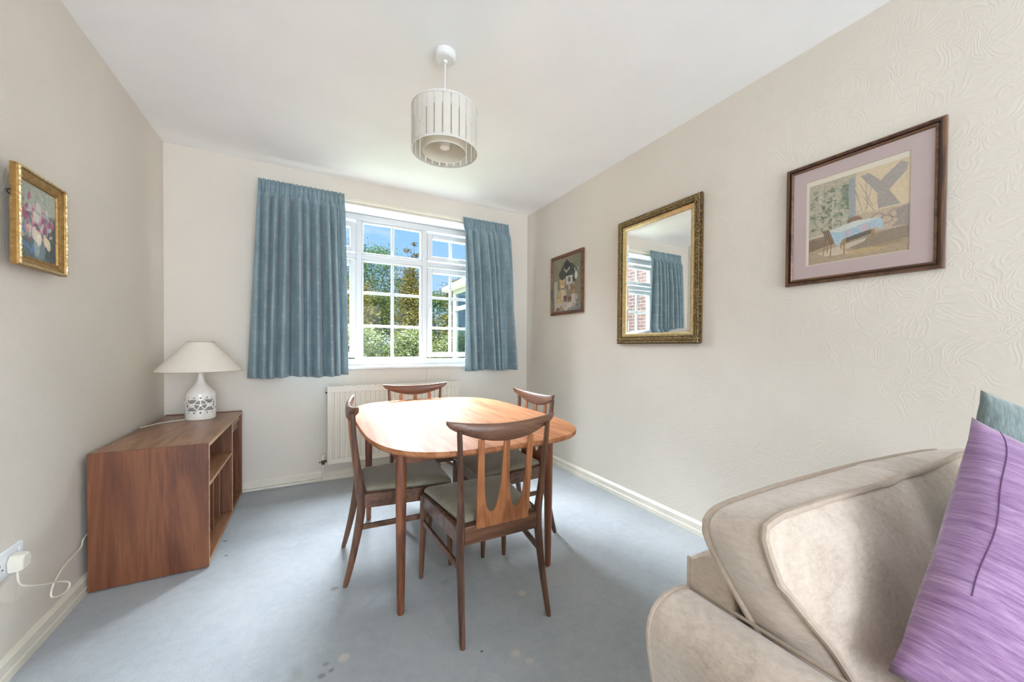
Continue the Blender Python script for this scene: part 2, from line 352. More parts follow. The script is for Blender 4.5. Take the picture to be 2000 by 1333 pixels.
# ------------------------------------------------------------------ room shell
def struct(name, mb, mat, **k):
    o = mb.build(name, mat, None, **k); o['kind'] = 'structure'; return o
OX0, OX1, OZ0, OZ1 = 0.66, 2.36, 0.873, 2.21
T = 0.28
struct('floor', MB().box(-.15, W + .15, REAR - .15, T, -.15, 0), M_carpet)
struct('ceiling', MB().box(-.15, W + .15, REAR - .15, T, H, H + .18), M_ceil)
struct('wall_left', MB().box(-.15, 0, REAR - .15, T, 0, H), M_wall)
struct('wall_right', MB().box(W, W + .15, REAR - .15, T, 0, H), M_wall)
w = MB(); w.box(0, OX0, 0, T, 0, H); w.box(OX1, W, 0, T, 0, H); w.box(OX0, OX1, 0, T, OZ1, H); w.box(OX0, OX1, 0, T, 0, OZ0)
struct('wall_back', w, M_wall)
w = MB(); w.box(0, .2, REAR - .15, REAR, 0, H); w.box(W - .2, W, REAR - .15, REAR, 0, H); w.box(.2, W - .2, REAR - .15, REAR, 2.2, H)
struct('wall_front', w, M_wall)
def skirting(name, fn, t0, t1):
    prof = [(0, 0), (.018, 0), (.018, .026), (.015, .030), (.015, .062), (.009, .070), (.004, .076), (0, .076)]
    struct(name, MB().prism(prof, fn, t0, t1), M_cream)
skirting('baseboard_left', lambda u, v, t: (u, t, v), REAR, 0)
skirting('baseboard_right', lambda u, v, t: (W - u, t, v), REAR, 0)
skirting('baseboard_back', lambda u, v, t: (t, -u, v), .018, W - .018)
struct('trim_1', MB().box(1.215, 1.282, -.004, 0, .077, .872), M_wall)
struct('trim_2', MB().box(1.767, 1.842, -.004, 0, .077, .872), M_wall)

# ------------------------------------------------------------------ window_1
win = empty('window_1', (1.51, 0, .873), kind='structure')
def wx(mb):   # shift into window local space
    mb.v = [(x - 1.51, y, z - .873) for x, y, z in mb.v]; return mb
s = MB(); s.box(OX0 - .03, OX1 + .03, -.035, 0, .873, .893); s.box(OX0, OX1, -.001, .2, .873, .893)
wx(s).build('window_sill', M_white, win, bevel=.004)
r = MB(); r.box(OX0, OX1, .0005, .2, OZ1 - .004, OZ1); r.box(OX0, OX0 + .004, .0005, .2, .893, OZ1 - .004); r.box(OX1 - .004, OX1, .0005, .2, .893, OZ1 - .004)
wx(r).build('window_reveal', M_white, win)
f = MB(); Y0, Y1 = .200, .265
za, zb = .893, OZ1 - .004; xa, xb = OX0 + .004, OX1 - .004
f.box(xa, xa + .055, Y0, Y1, za, zb); f.box(xb - .055, xb, Y0, Y1, za, zb)
f.box(xa + .055, xb - .055, Y0, Y1, zb - .055, zb); f.box(xa + .055, xb - .055, Y0, Y1, za, za + .052)
f.box(1.200, 1.245, Y0, Y1, za + .052, zb - .055); f.box(1.780, 1.825, Y0, Y1, za + .052, zb - .055)
for x0, x1 in ((xa + .055, 1.200), (1.245, 1.780), (1.825, xb - .055)): f.box(x0, x1, Y0, Y1, 1.818, 1.862)
wx(f).build('window_frame', M_upvc, win, bevel=.005)
def sash(x0, x1, z0, z1, wd_, y0, bars, mat_name='sash'):
    m_ = MB(); m_.box(x0, x0 + wd_, y0, .25, z0, z1); m_.box(x1 - wd_, x1, y0, .25, z0, z1)
    m_.box(x0 + wd_, x1 - wd_, y0, .25, z1 - wd_, z1); m_.box(x0 + wd_, x1 - wd_, y0, .25, z0, z0 + wd_)
    a = wx(m_).build(mat_name, M_upvc, win, bevel=.006)
    b_ = MB(); cx = (x0 + x1) / 2; b_.box(cx - .0125, cx + .0125, .222, .245, z0 + wd_, z1 - wd_)
    for zz in bars:
        b_.box(x0 + wd_, cx - .0125, .222, .245, zz - .012, zz + .012); b_.box(cx + .0125, x1 - wd_, .222, .245, zz - .012, zz + .012)
    wx(b_).build('glazing_bars', M_upvc, win, bevel=.003)
    g = MB(); g.box(x0 + wd_, x1 - wd_, .246, .249, z0 + wd_, z1 - wd_); wx(g).build('pane', M_glass, win); return a
sash(1.245, 1.780, .945, 1.818, .018, .205, (1.530, 1.239), 'fixed_light'); sash(1.245, 1.780, 1.862, 2.151, .017, .205, (), 'fixed_light')
rs = sash(1.825, 2.301, .960, 1.802, .046, .188, (1.528, 1.238)); rt = sash(1.825, 2.301, 1.872, 2.125, .044, .188, ())
ls = sash(.719, 1.200, .960, 1.802, .046, .188, (1.528, 1.238)); sash(.719, 1.200, 1.872, 2.125, .044, .188, ())
for hx, sgn in ((1.848, 1), (1.178, -1)):
    h = MB(); h.box(hx - .010, hx + .010, .178, .188, 1.33, 1.43); h.box(hx - .007, hx + .007, .162, .178, 1.37, 1.39); h.box(hx - .006, hx + .006, .155, .164, 1.27, 1.39)
    wx(h).build('handle', M_white, win, bevel=.003)
for hx in (2.063, .96):
    h = MB(); h.box(hx - .05, hx + .05, .178, .188, 1.885, 1.905); h.box(hx - .01, hx + .06, .160, .170, 1.888, 1.900); h.box(hx - .01, hx + .004, .170, .178, 1.888, 1.902)
    wx(h).build('fanlight_handle', M_white, win, bevel=.002)

# ------------------------------------------------------------------ curtains and rail
rail = MB().box(.52, 2.54, -.030, -.012, 2.222, 2.246); rail.box(.52, 2.54, -.034, -.030, 2.222, 2.227)
for x in (.6, 1.1, 1.6, 2.1, 2.48): rail.box(x - .01, x + .01, -.012, 0, 2.226, 2.244)
tag(rail.build('curtain_rail', M_cream, bevel=.002), 'thin cream curtain rail running above the window between the blue curtains', 'curtain rail')
def curtain(t0, t1, b0, b1, zt, zb, nf, seed, label):
    r_ = np.random.default_rng(seed); nu = nf * 36; vs = np.concatenate([np.linspace(0, .10, 12), np.linspace(.115, 1, 44)])
    ph = r_.uniform(-.8, .8, nf + 2); am = r_.uniform(.5, 1.2, nf + 2); npl = nf * 2 + 1
    V = []; UVs = []
    for v in vs:
        z = zt + (zb - zt) * v
        kb = min(1, max(0, (v - .045) / .06)); kb = kb * kb * (3 - 2 * kb)
        for i in range(nu + 1):
            u = i / nu; uu = u * nf
            p = 2 * PI * (uu + np.interp(uu, np.arange(nf + 2), ph) * (0.3 + .4 * v)); A = np.interp(uu, np.arange(nf + 2), am)
            edge = min(1, u * nf * 1.5, (1 - u) * nf * 1.5)
            deep = .046 + .022 * v
            fold = A * deep * (math.sin(p) + .42 * math.sin(2 * p + .8) + .16 * math.sin(3 * p + 2 * v)) * (.35 + .65 * edge)
            sway = A * .022 * math.cos(p) * (.5 + .6 * v)
            hp = 2 * PI * u * npl
            pinch = math.exp(-((v - .048) / .012) ** 2)
            head = .011 * (abs(math.sin(hp / 2)) ** .6 * 2 - 1) * (1 - .65 * pinch) + .004 * math.sin(hp * 1.7)
            x0 = t0 + (b0 - t0) * v ** .9; x1 = t1 + (b1 - t1) * v ** .9
            x = x0 + (x1 - x0) * u + sway * kb + .004 * math.sin(hp) * (1 - kb)
            y = -.092 + head * (1 - kb) - .008 * pinch - (.022 * kb) + fold * kb * min(1, .5 + 1.6 * v)
            y = min(y, -.010 if v > .1 else -.040); zz = z + (.003 * math.sin(hp) if v == 0 else 0) + (.006 * math.sin(uu * 1.3 + seed) if v == 1 else 0)
            V.append((x, y, zz)); UVs.append((u * nf * .24, z))
    nv = len(vs); F = [(j * (nu + 1) + i, j * (nu + 1) + i + 1, (j + 1) * (nu + 1) + i + 1, (j + 1) * (nu + 1) + i) for j in range(nv - 1) for i in range(nu)]
    cx = (t0 + t1) / 2
    me = bpy.data.meshes.new('curtain'); me.from_pydata([(x - cx, y, z - zb) for x, y, z in V], [], F)
    uvl = me.uv_layers.new(name='UVMap'); uvl.data.foreach_set('uv', [c_ for lp in me.loops for c_ in UVs[lp.vertex_index]])
    o = link('curtain', me, M_curtain, smooth=True); o.location = (cx, 0, zb)
    sm = o.modifiers.new('solid', 'SOLIDIFY'); sm.thickness = .003; sm.offset = 0
    tag(o, label, 'curtain', 'pair of blue pleated curtains at the window'); return o
curtain(.533, 1.085, .488, 1.128, 2.248, .832, 9, 3, 'wide blue pencil-pleat curtain drawn to the left side of the window')
curtain(2.066, 2.528, 2.105, 2.622, 2.240, .845, 7, 11, 'narrow blue pencil-pleat curtain at the right side of the window, near the room corner')

# ------------------------------------------------------------------ radiator
rad = empty('radiator', (1.509, -.07, .142), label='cream panel radiator on the wall below the window, behind the dining table', cat='radiator')
RX0, RX1, RZ = -.538, .538, .603
p = MB(); nrib = 27; pts = []
x = RX0 + .028; pitch = (RX1 - RX0 - .056) / nrib
prof = [(RX0, .0), (RX0, -.030), (RX0 + .020, -.030)]
for i in range(nrib):
    a = x + i * pitch; prof += [(a + .002, -.030), (a + .006, -.024), (a + pitch * .46, -.024), (a + pitch * .56, -.030)]
prof += [(RX1 - .02, -.030), (RX1, -.030), (RX1, 0)]
p.prism(prof, lambda u, v, t: (u, v, t), .045, RZ - .045)
p.box(RX0, RX1, -.030, 0, .004, .045); p.box(RX0, RX1, -.030, 0, RZ - .045, RZ - .004)
p.build('panel', M_rad, rad, bevel=.0015, seg=1)
for xa_ in (RX0 - .002, RX1 - .008): MB().box(xa_, xa_ + .010, -.034, .030, 0, RZ).build('side_cover', M_rad, rad, bevel=.003)
g = MB(); g.box(RX0 + .008, RX1 - .008, -.033, -.026, RZ - .004, RZ + .002); g.box(RX0 + .008, RX1 - .008, .022, .029, RZ - .004, RZ + .002)
for i in range(60):
    a = RX0 + .02 + i * (RX1 - RX0 - .04) / 60; g.box(a, a + .008, -.026, .022, RZ - .003, RZ)
g.build('top_grille', M_rad, rad)
for xa_ in (-.40, .36): MB().box(xa_, xa_ + .04, .0, .0695, .10, .5).build('wall_bracket', M_rad, rad)
va = MB(); vx = 0.941 - 1.509
va.tube([(vx, .01, .0), (vx, .01, .035)], .011, 12); va.tube([(vx, .01, .022), (RX0 - .001, .01, .022)], .007, 10); va.tube([(vx - .03, .01, .018), (vx, .01, .018)], .004, 8); va.tube([(vx + .014, .01, .022), (vx + .02, .01, .022)], .011, 6)
va.build('valve', M_brasst, rad, smooth=True)
MB().lathe([(.003, .075), (.012, .075), (.013, .07), (.0125, .035), (.006, .034)], 20, vx, .01).build('valve_cap', M_cream, rad, smooth=True, angle=.8)
MB().tube([(RX0 - .014, -.015, RZ - .045), (RX0 - .002, -.015, RZ - .045)], .006, 8).build('air_vent', M_dark, rad)
pp = [(0.941, -.06, .142), (.941, -.06, .07), (.938, -.055, .045), (.925, -.048, .028), (.90, -.045, .022), (.7, -.040, .018), (.45, -.036, .016), (.2, -.034, .016), (.06, -.034, .016)]
pi_ = MB().tube([(a - .941, b_ + .06, c_) for a, b_, c_ in catmull(pp, 5)], .0075, 10)
pi_.tube([(.66 - .941, -.0405 + .06, .017), (.68 - .941, -.0405 + .06, .017)], .0105, 10)
po = pi_.build('heating_pipe', M_cream, smooth=True, angle=1.2); po.location = (.941, -.06, 0)
tag(po, 'thin cream heating pipe bending down from the radiator valve along the back skirting', 'pipe')

# ------------------------------------------------------------------ dining table
TCX, TCY, TZ = 1.542, -1.312, .685
tab = empty('dining_table', (TCX, TCY, 0), label='teak dining table with round-cornered glossy top, in the middle of the room', cat='table')
def superell(a, b_, n, k=120): 
    return [(a * math.copysign(abs(math.cos(t)) ** (2 / n), math.cos(t)), b_ * math.copysign(abs(math.sin(t)) ** (2 / n), math.sin(t))) for t in [2 * PI * i / k for i in range(k)]]
rings = []
for s_, z in ((.985, TZ - .024), (.998, TZ - .016), (1.0, TZ - .008), (.999, TZ - .003), (.995, TZ - .0006), (.990, TZ)):
    rings.append([(x_, y_, z) for x_, y_ in superell(.490 * s_, .700 * s_, 3.7)])
MB().loft(rings).build('tabletop', M_top, tab, smooth=True, angle=.5)
LX = (1.167 - TCX, 1.867 - TCX); LY = (-1.783 - TCY, -.872 - TCY)
a = MB()
for yy in LY:
    sg = 1 if yy > 0 else -1
    a.box(LX[0], LX[1], yy - .010, yy + .010, TZ - .085, TZ - .024)
for xx in LX: a.box(xx - .010, xx + .010, LY[0] + .01, LY[1] - .01, TZ - .085, TZ - .024)
a.build('apron', M_twoodh, tab, bevel=.002)
l_ = MB().box(-.42, .42, .12, .13, TZ - .06, TZ - .024); l_.box(-.42, .42, -.13, -.12, TZ - .06, TZ - .024); l_.build('cross_bearer', M_twoodh, tab)
for xx in LX:
    for yy in LY:
        MB().lathe([(.004, 0), (.012, .002), (.0145, .01), (.019, .3), (.0215, .55), (.022, TZ - .0245)], 20, xx, yy).build('leg', M_twood, tab, smooth=True)

# ------------------------------------------------------------------ dining chairs
YO = -.23    # local y=YO is the line of the rear feet; the chair faces +y
def chair(label):
    root = empty('dining_chair', (0, 0, 0), label=label, cat='chair', group='four dining chairs around the table')
    cy = [(0, 0), (.09, .023), (.173, .041), (.267, .058), (.34, .066), (.406, .065), (.518, .050), (.60, .040), (.671, .034), (.76, .029)]
    cx_ = [(0, .180), (.2, .171), (.4, .166), (.6, .176), (.76, .185)]
    dy = [(0, .011), (.1, .014), (.25, .0175), (.4, .0175), (.5, .0155), (.65, .012), (.76, .011)]
    dx = [(0, .010), (.2, .0125), (.33, .0150), (.40, .0150), (.48, .011), (.65, .0095), (.76, .009)]
    zs = np.linspace(0, .765, 40); cz = [c_[1] for c_ in catmull(cy, 4)]; czz = [c_[0] for c_ in catmull(cy, 4)]
    for sg in (-1, 1):
        rings = []
        for z in zs:
            x_, y_ = sg * interp(cx_, z), float(np.interp(z, czz, cz)) + YO; a_, b_ = interp(dx, z), interp(dy, z); k = .35
            if z == 0: a_ *= .85; b_ *= .85
            rings.append([(x_ + p * a_, y_ + q * b_, z) for p, q in ((1, -k), (1, k), (k + .2, 1), (-k - .2, 1), (-1, k), (-1, -k), (-k - .2, -1), (k + .2, -1))])
        MB().loft(rings).build('rear_leg', M_walnut, root, smooth=True, angle=.9)
        rings = []
        for z in np.linspace(0, .385, 9):
            t = z / .385; x_ = sg * (.212 - .010 * t); y_ = YO + .467 - .010 * t; w_ = (.0095 + .0055 * min(1, t * 1.2)) * (.85 if z == 0 else 1)
            rings.append([(x_ + p * w_, y_ + q * w_, z) for p, q in ((1, -.6), (1, .6), (.6, 1), (-.6, 1), (-1, .6), (-1, -.6), (-.6, -1), (.6, -1))])
        MB().loft(rings).build('front_leg', M_walnut, root, smooth=True, angle=.9)
        st = MB(); A_ = Vector((sg * .168, YO + .07, .247)); B_ = Vector((sg * .204, YO + .452, .262)); 
        st.loft([[tuple(Q + Vector((p * .0065, 0, q * .012))) for p, q in ((1, -1), (1, 1), (-1, 1), (-1, -1))] for Q in (A_, B_)]); st.build('stretcher', M_walnuth, root, bevel=.003)
    # seat frame: back, side and front rails
    rl = MB(); rl.box(-.155, .155, YO + .052, YO + .074, .332, .400)
    for sg in (-1, 1):
        rl.loft([[(sg * .170 + p * .009, YO + .078, z) for p, z in ((1, .333), (1, .396), (-1, .396), (-1, .333))], [(sg * .203 + p * .009, YO + .452, z) for p, z in ((1, .333), (1, .396), (-1, .396), (-1, .333))]])
    rl.box(-.19, .19, YO + .446, YO + .466, .333, .392); rl.loft([[(-.150, YO + .070, .384), (.150, YO + .070, .384), (.196, YO + .455, .384), (-.196, YO + .455, .384)], [(-.150, YO + .070, .3975), (.150, YO + .070, .3975), (.196, YO + .455, .3975), (-.196, YO + .455, .3975)]]); rl.build('seat_frame', M_walnuth, root, bevel=.003)
    # cushion
    def outline(s_, n=10):
        c = [(-.152, .086), (.152, .086), (.205, .482), (-.205, .482)]; r_ = [.015, .015, .035, .035]; cx0 = (0, .29); out = []
        for i in range(4):
            P = np.array(c[i]); A1 = np.array(c[i - 1]); B1 = np.array(c[(i + 1) % 4]); u1 = (A1 - P) / np.linalg.norm(A1 - P); u2 = (B1 - P) / np.linalg.norm(B1 - P); rr = r_[i]
            for k in range(n + 1):
                t = k / n; q = (1 - t) ** 2 * (P + u1 * rr) + 2 * t * (1 - t) * P + t * t * (P + u2 * rr)
                out.append(((q[0] - cx0[0]) * s_ + cx0[0], (q[1] - cx0[1]) * s_ + cx0[1] + YO))
        return out
    rings = []
    for s_, z in ((.965, .397), (.99, .399), (1.0, .404), (.995, .411), (.97, .417), (.9, .423), (.75, .428), (.5, .431), (.25, .4325), (.05, .433)):
        rings.append([(x_, y_, z - .006 * ((y_ - YO) > .45)) for x_, y_ in outline(s_)])
    MB().loft(rings).build('seat', M_velvet, root, smooth=True, angle=1.5)
    # crest rail
    rings = []
    for i in range(41):
        x_ = -.227 + .454 * i / 40; q = (x_ / .225) ** 2; end = min(1, (1 - abs(x_) / .2275) * 14 + .15)
        yb = YO + .017 + .030 * q; zb_ = .714 + .041 * (x_ / .185) ** 2; zt_ = .780 + .018 * q; zb_ = min(zb_, zt_ - .014)
        zc = (zt_ + zb_) / 2; hz = (zt_ - zb_) / 2 * (.55 + .45 * end); ty = (.012 - .004 * q) * (.5 + .5 * end); zc = zt_ - hz
        rings.append([(x_, yb + a_ * ty, zc + b_ * hz) for a_, b_ in ((1, -.75), (1.05, 0), (.9, .8), (.4, 1), (-.4, 1), (-.95, .8), (-1.1, .1), (-.85, -.8), (-.3, -1), (.5, -1))])
    MB().loft(rings).build('crest_rail', M_walnuth, root, smooth=True, angle=.8)
    # trident splat
    def arc(sgn):   # cut-out edge from top centre side, down and up to the outer side (in |x|)
        return [(.0125, .725), (.0135, .66), (.0155, .60), (.0185, .55), (.0225, .51), (.028, .478), (.034, .459), (.041, .448), (.049, .444), (.057, .445), (.065, .451), (.071, .462), (.0765, .480), (.081, .507), (.0845, .55), (.0875, .60), (.090, .66), (.092, .725)]
    right = arc(1); pol = [(-.111, .386), (.111, .386), (.1155, .725)] + [(x_, z) for x_, z in reversed(right)] + [(-x_, z) for x_, z in right] + [(-.1155, .725)]
    fn = lambda u, v, t: (u, YO + .052 - (v - .386) * .098 + t + .03 * (u * 8) ** 2 * max(0, v - .5) * .35, v)
    MB().prism(pol, fn, -.005, .005).build('back_splat', M_splat, root, bevel=.0015, seg=1)
    return root
c0 = chair('wooden dining chair nearest the viewer, back turned, grey-green velvet seat, pulled to the table end')
def place(o, x, y, rz): o.location = (x, y, 0); o.rotation_euler = (0, 0, rz)
def from_feet(x, y, rz):   # centre of rear feet -> root
    d = (-math.sin(rz), math.cos(rz)); return x + d[0] * .23, y + d[1] * .23, rz
place(c0, *from_feet(1.503, -2.060, math.radians(-1.0)))
for lab, x, y, rz in (('wooden dining chair seen from its side at the left of the table', .997, -1.318, math.radians(-93)),
                      ('wooden dining chair at the far end of the table, in front of the radiator', 1.522, -.556, math.radians(180.5)),
                      ('wooden dining chair on the far right of the table, beside the wall under the mirror', 2.084, -1.352, math.radians(90.5))):
    c1 = copy_tree(c0); c1['label'] = lab; place(c1, *from_feet(x, y, rz))

# ------------------------------------------------------------------ record cabinet on the left
CX0, CX1, CY0, CY1, CH = .022, .429, -1.042, -.050, .596
cab = empty('media_cabinet', ((CX0 + CX1) / 2, (CY0 + CY1) / 2, 0), label='low teak record cabinet with open compartments, standing along the left wall', cat='cabinet')
def cb_(mb): mb.v = [(x - (CX0 + CX1) / 2, y - (CY0 + CY1) / 2, z) for x, y, z in mb.v]; return mb
cb_(MB().box(CX0, CX1, CY0, CY0 + .018, .006, CH)).build('side_panel', M_cabv, cab, bevel=.0015)
cb_(MB().box(CX0, CX1, CY1 - .018, CY1, .006, CH + .004)).build('side_panel', M_cabv, cab, bevel=.0015)
cb_(MB().box(CX0, CX1 - .001, CY0 + .018, CY1 - .018, CH - .018, CH - .0005)).build('top_panel', M_cabt, cab, bevel=.001)
cb_(MB().box(CX0, CX1 - .001, CY0 + .018, CY1 - .018, .018, .034)).build('bottom_panel', M_cabt, cab)
cb_(MB().box(CX0, CX0 + .006, CY0 + .018, CY1 - .018, .034, CH - .018)).build('back_panel', M_cabi, cab)
cb_(MB().box(CX0 + .006, CX1 - .002, -.432, -.416, .034, CH - .018)).build('divider', M_cabi, cab)
cb_(MB().box(CX0 + .006, CX1 - .002, CY0 + .018, -.432, .388, .402)).build('shelf', M_cabt, cab)
for yy in (-.66, -.495): cb_(MB().box(CX0 + .006, CX1 - .052, yy - .004, yy + .004, .034, .388)).build('record_divider', M_cabi, cab)
ed = MB(); e0, e1 = CX1 - .0012, CX1 + .0006
ed.box(e0, e1, CY0 + .001, CY0 + .017, .008, CH - .001); ed.box(e0, e1, CY1 - .017, CY1 - .001, .008, CH - .001); ed.box(e0, e1, CY0 + .018, CY1 - .018, CH - .017, CH - .002)
ed.box(e0, e1, CY0 + .018, CY1 - .018, .019, .033); ed.box(e0 - .001, e1, -.431, -.417, .034, CH - .018); ed.box(e0 - .001, e1, CY0 + .018, -.432, .389, .401)
for yy in (-.66, -.495): ed.box(CX1 - .0521, CX1 - .0512, yy - .004, yy + .004, .034, .388)
cb_(ed).build('edge_band', M_edge, cab)['label'] = 'pale wood edging'
dr = cb_(MB().box(CX1 - .035, CX1 - .018, -.414, CY1 - .020, .490, .566)).build('drawer', M_cabv, cab, bevel=.002)
hd = MB(); hd.box(CX1 - .018, CX1 - .006, -.36, -.12, .548, .566); cb_(hd).build('pull', M_cabt, dr, bevel=.005)
cb_(MB().box(CX0 + .006, CX1 - .035, -.414, CY1 - .020, .484, .489)).build('drawer_runner', M_cabi, cab)
pl = MB(); pl.box(CX0 + .03, CX1 - .03, CY0 + .05, CY0 + .062, 0, .018); pl.box(CX0 + .03, CX1 - .03, CY1 - .062, CY1 - .05, 0, .018); pl.box(CX1 - .04, CX1 - .03, CY0 + .062, CY1 - .062, 0, .018)
cb_(pl).build('plinth', M_dark, cab)

# ------------------------------------------------------------------ ceramic lamp on the cabinet
lx, ly, lz = .245, -.275, CH
lamp = empty('table_lamp', (lx, ly, lz), label='white pierced ceramic table lamp with wide cream cone shade on the cabinet', cat='lamp')
nth, nz = 300, 150
def lr(z):
    return float(np.interp(z, ZP, RP))
pf = catmull([(0, .073), (.01, .0765), (.06, .077), (.10, .0765), (.15, .0755), (.168, .0725), (.19, .058), (.205, .044), (.22, .032), (.235, .024), (.255, .019), (.285, .016), (.30, .015)], 4)
ZP = [q[0] for q in pf]; RP = [q[1] for q in pf]
zs = np.linspace(0, .30, nz)
V = [(lr(z) * math.cos(2 * PI * k / nth), lr(z) * math.sin(2 * PI * k / nth), z) for z in zs for k in range(nth)]
def hole(th, z):
    # open fretwork band between z .058 and .128 ; round holes above and below
    s_ = th / (2 * PI) * 12
    for zc in (.047, .139):
        fx_ = (s_ * 1.25) % 1 - .5
        if (fx_ * .031) ** 2 + (z - zc) ** 2 < .0046 ** 2: return True
    if not (.057 < z < .129): return False
    per = 2 * PI / 5; a_ = ((th / per) % 1 - .5) * per * .077; zz = z - .093; R_ = .0355
    d = math.hypot(a_, zz)
    if d < R_ - .0055:
        if d < .006: return False
        ang = math.atan2(zz, a_) - PI / 2
        k_ = abs(((ang / (2 * PI / 5)) % 1) - .5) * (2 * PI / 5)   # distance from mid between spokes
        return (PI / 5 - k_) * d > .0034
    if d > R_ + .001:
        # triangles between circles, split by crossing arcs
        b__ = abs(abs(a_) - per * .077 / 2)
        return abs(zz) > .012 + b__ * 0.1 and b__ < .030 and abs(abs(zz) - b__ * .9) > .003 * 0 and abs(zz) < .034
    return False
F = []
for j in range(nz - 1):
    zc = (zs[j] + zs[j + 1]) / 2
    for k in range(nth):
        if not hole(2 * PI * (k + .5) / nth, zc): F.append((j * nth + k, j * nth + (k + 1) % nth, (j + 1) * nth + (k + 1) % nth, (j + 1) * nth + k))
me = bpy.data.meshes.new('lamp_base'); me.from_pydata(V, [], F); o = link('lamp_base', me, M_ceram, lamp, smooth=True)
o.rotation_euler = (0, 0, math.radians(-115))
sm = o.modifiers.new('solid', 'SOLIDIFY'); sm.thickness = .006; sm.offset = -1
MB().lathe([(.002, .001), (.070, .001), (.070, .004), (.002, .004)], 40).build('base_disc', M_ceram, lamp)
MB().lathe([(.003, .298), (.014, .298), (.014, .33), (.008, .335), (.008, .35), (.003, .352)], 20).build('lamp_holder', M_white, lamp, smooth=True, angle=.6)
MB().lathe([(.006, .350), (.012, .36), (.026, .39), (.028, .405), (.022, .425), (.004, .432)], 20).build('bulb', M_ceram, lamp, smooth=True)
sh = MB(); n = 64
rings = [[(r_ * math.cos(2 * PI * k / n), r_ * math.sin(2 * PI * k / n), z) for k in range(n)] for r_, z in ((.219, .302), (.2185, .306), (.070, .484), (.0685, .487), (.067, .487), (.0685, .482), (.216, .306), (.2165, .302))]
sh.loft(rings, closed=True).build('lamp_shade', M_shade, lamp, smooth=True, angle=.5)
tr_ = MB()
for r_, z in ((.2192, .304), (.0690, .486)): tr_.tube([(r_ * math.cos(2 * PI * k / n), r_ * math.sin(2 * PI * k / n), z) for k in range(n)], .0016, 6, closed=True)
tr_.build('shade_trim', plain('gold_trim', rgb(186, 164, 128), .5, .2), lamp, smooth=True)
cp = [(-.07, -.02, .004), (-.10, -.03, .003), (-.14, -.055, .003), (-.18, -.10, .003), (-.205, -.16, .003), (-.222, -.20, .004)]
MB().tube(catmull([(x_, y_, z) for x_, y_, z in cp], 6), .003, 8).build('lamp_flex', M_cord, lamp, smooth=True)

# ------------------------------------------------------------------ socket, plug and flex
sk = empty('double_wall_socket', (0, -1.484, .367), label='white double electrical socket low on the left wall', cat='socket')
sb = MB(); sb.box(0, .010, -.073, .073, -.043, .043); sb.build('socket_plate', M_sock, sk, bevel=.003)
for yy in (-.036, .036): MB().box(.010, .013, yy - .009 + (.02 if yy > 0 else -.02), yy + .002 + (.02 if yy > 0 else -.02), .012, .030).build('switch', M_sock, sk, bevel=.001)
hs = MB()
for a_, b_, c_, d_ in ((-.040, -.034, .002, .010), (-.052, -.045, -.012, -.008), (-.029, -.022, -.012, -.008)): hs.box(.0098, .0103, a_, b_, c_, d_)
hs.build('pin_holes', M_dark, sk)
pg = empty('mains_plug', (.011, -1.470, .362), label='ivory mains plug with trailing flex pushed into the white double socket', cat='plug')
pb = MB(); pb.loft([[(.0, y_, z) for y_, z in ((-.024, -.026), (.024, -.026), (.026, .010), (.014, .026), (-.014, .026), (-.026, .010))],
                    [(.022, y_, z) for y_, z in ((-.024, -.026), (.024, -.026), (.026, .010), (.014, .026), (-.014, .026), (-.026, .010))],
                    [(.034, y_ * .8, z * .85) for y_, z in ((-.024, -.026), (.024, -.026), (.026, .010), (.014, .026), (-.014, .026), (-.026, .010))]])
pb.build('plug_body', M_plug, pg, bevel=.003)
wp = [(.028, -1.482, .338), (.030, -1.480, .30), (.032, -1.455, .272), (.034, -1.38, .232), (.040, -1.30, .195), (.052, -1.255, .165), (.052, -1.26, .142), (.046, -1.295, .140), (.036, -1.325, .158), (.032, -1.30, .19), (.030, -1.24, .215), (.026, -1.16, .222), (.022, -1.09, .225), (.012, -1.045, .24), (.0095, -.99, .25)]
MB().tube(catmull([(x_ - .011, y_ + 1.470, z - .362) for x_, y_, z in wp], 6), .003, 8).build('flex', M_cord, pg, smooth=True)

# ------------------------------------------------------------------ pendant light
px_, py_ = 1.392, -1.622
pen = empty('pendant_light', (px_, py_, H), label='white slatted drum pendant light hanging from the ceiling', cat='ceiling light')
MB().lathe([(.004, -.0005), (.049, -.0005), (.050, -.006), (.047, -.028), (.040, -.034), (.012, -.036), (.010, -.046), (.005, -.048)], 40).build('ceiling_rose', M_white, pen, smooth=True, angle=.6)
MB().tube([(0, 0, -.046), (0, 0, -.34)], .003, 8).build('cord', M_white, pen, smooth=True)
zt_, zb_ = 2.138 - H, 1.950 - H; R_ = .1475
for zz in (zt_, zb_): MB().tube([(R_ * math.cos(2 * PI * k / 72), R_ * math.sin(2 * PI * k / 72), zz) for k in range(72)], .0018, 6, closed=True).build('shade_ring', M_white, pen, smooth=True)
sl = MB(); ns_ = 26; se = 8
for i in range(ns_):
    a0 = 2 * PI * i / ns_; a1 = a0 + 2 * PI / ns_ * .84
    ring0 = []; 
    rows = []
    for z in (zb_, zb_ + .012, zt_ - .012, zt_):
        rows.append(z)
    def pts_(z, r_, A0, A1): return [(r_ * math.cos(A0 + (A1 - A0) * k / se), r_ * math.sin(A0 + (A1 - A0) * k / se), z) for k in range(se + 1)]
    sl.loft([pts_(z, R_, a0, a1) + list(reversed(pts_(z, R_ - .0008, a0, a1))) for z in (zb_, zt_)])
full = lambda z, r_: [(r_ * math.cos(2 * PI * k / 72), r_ * math.sin(2 * PI * k / 72), z) for k in range(72)]
sl.loft([full(zb_, R_ + .0004), full(zb_ + .009, R_ + .0004), full(zb_ + .009, R_ - .001), full(zb_, R_ - .001)], closed=True)
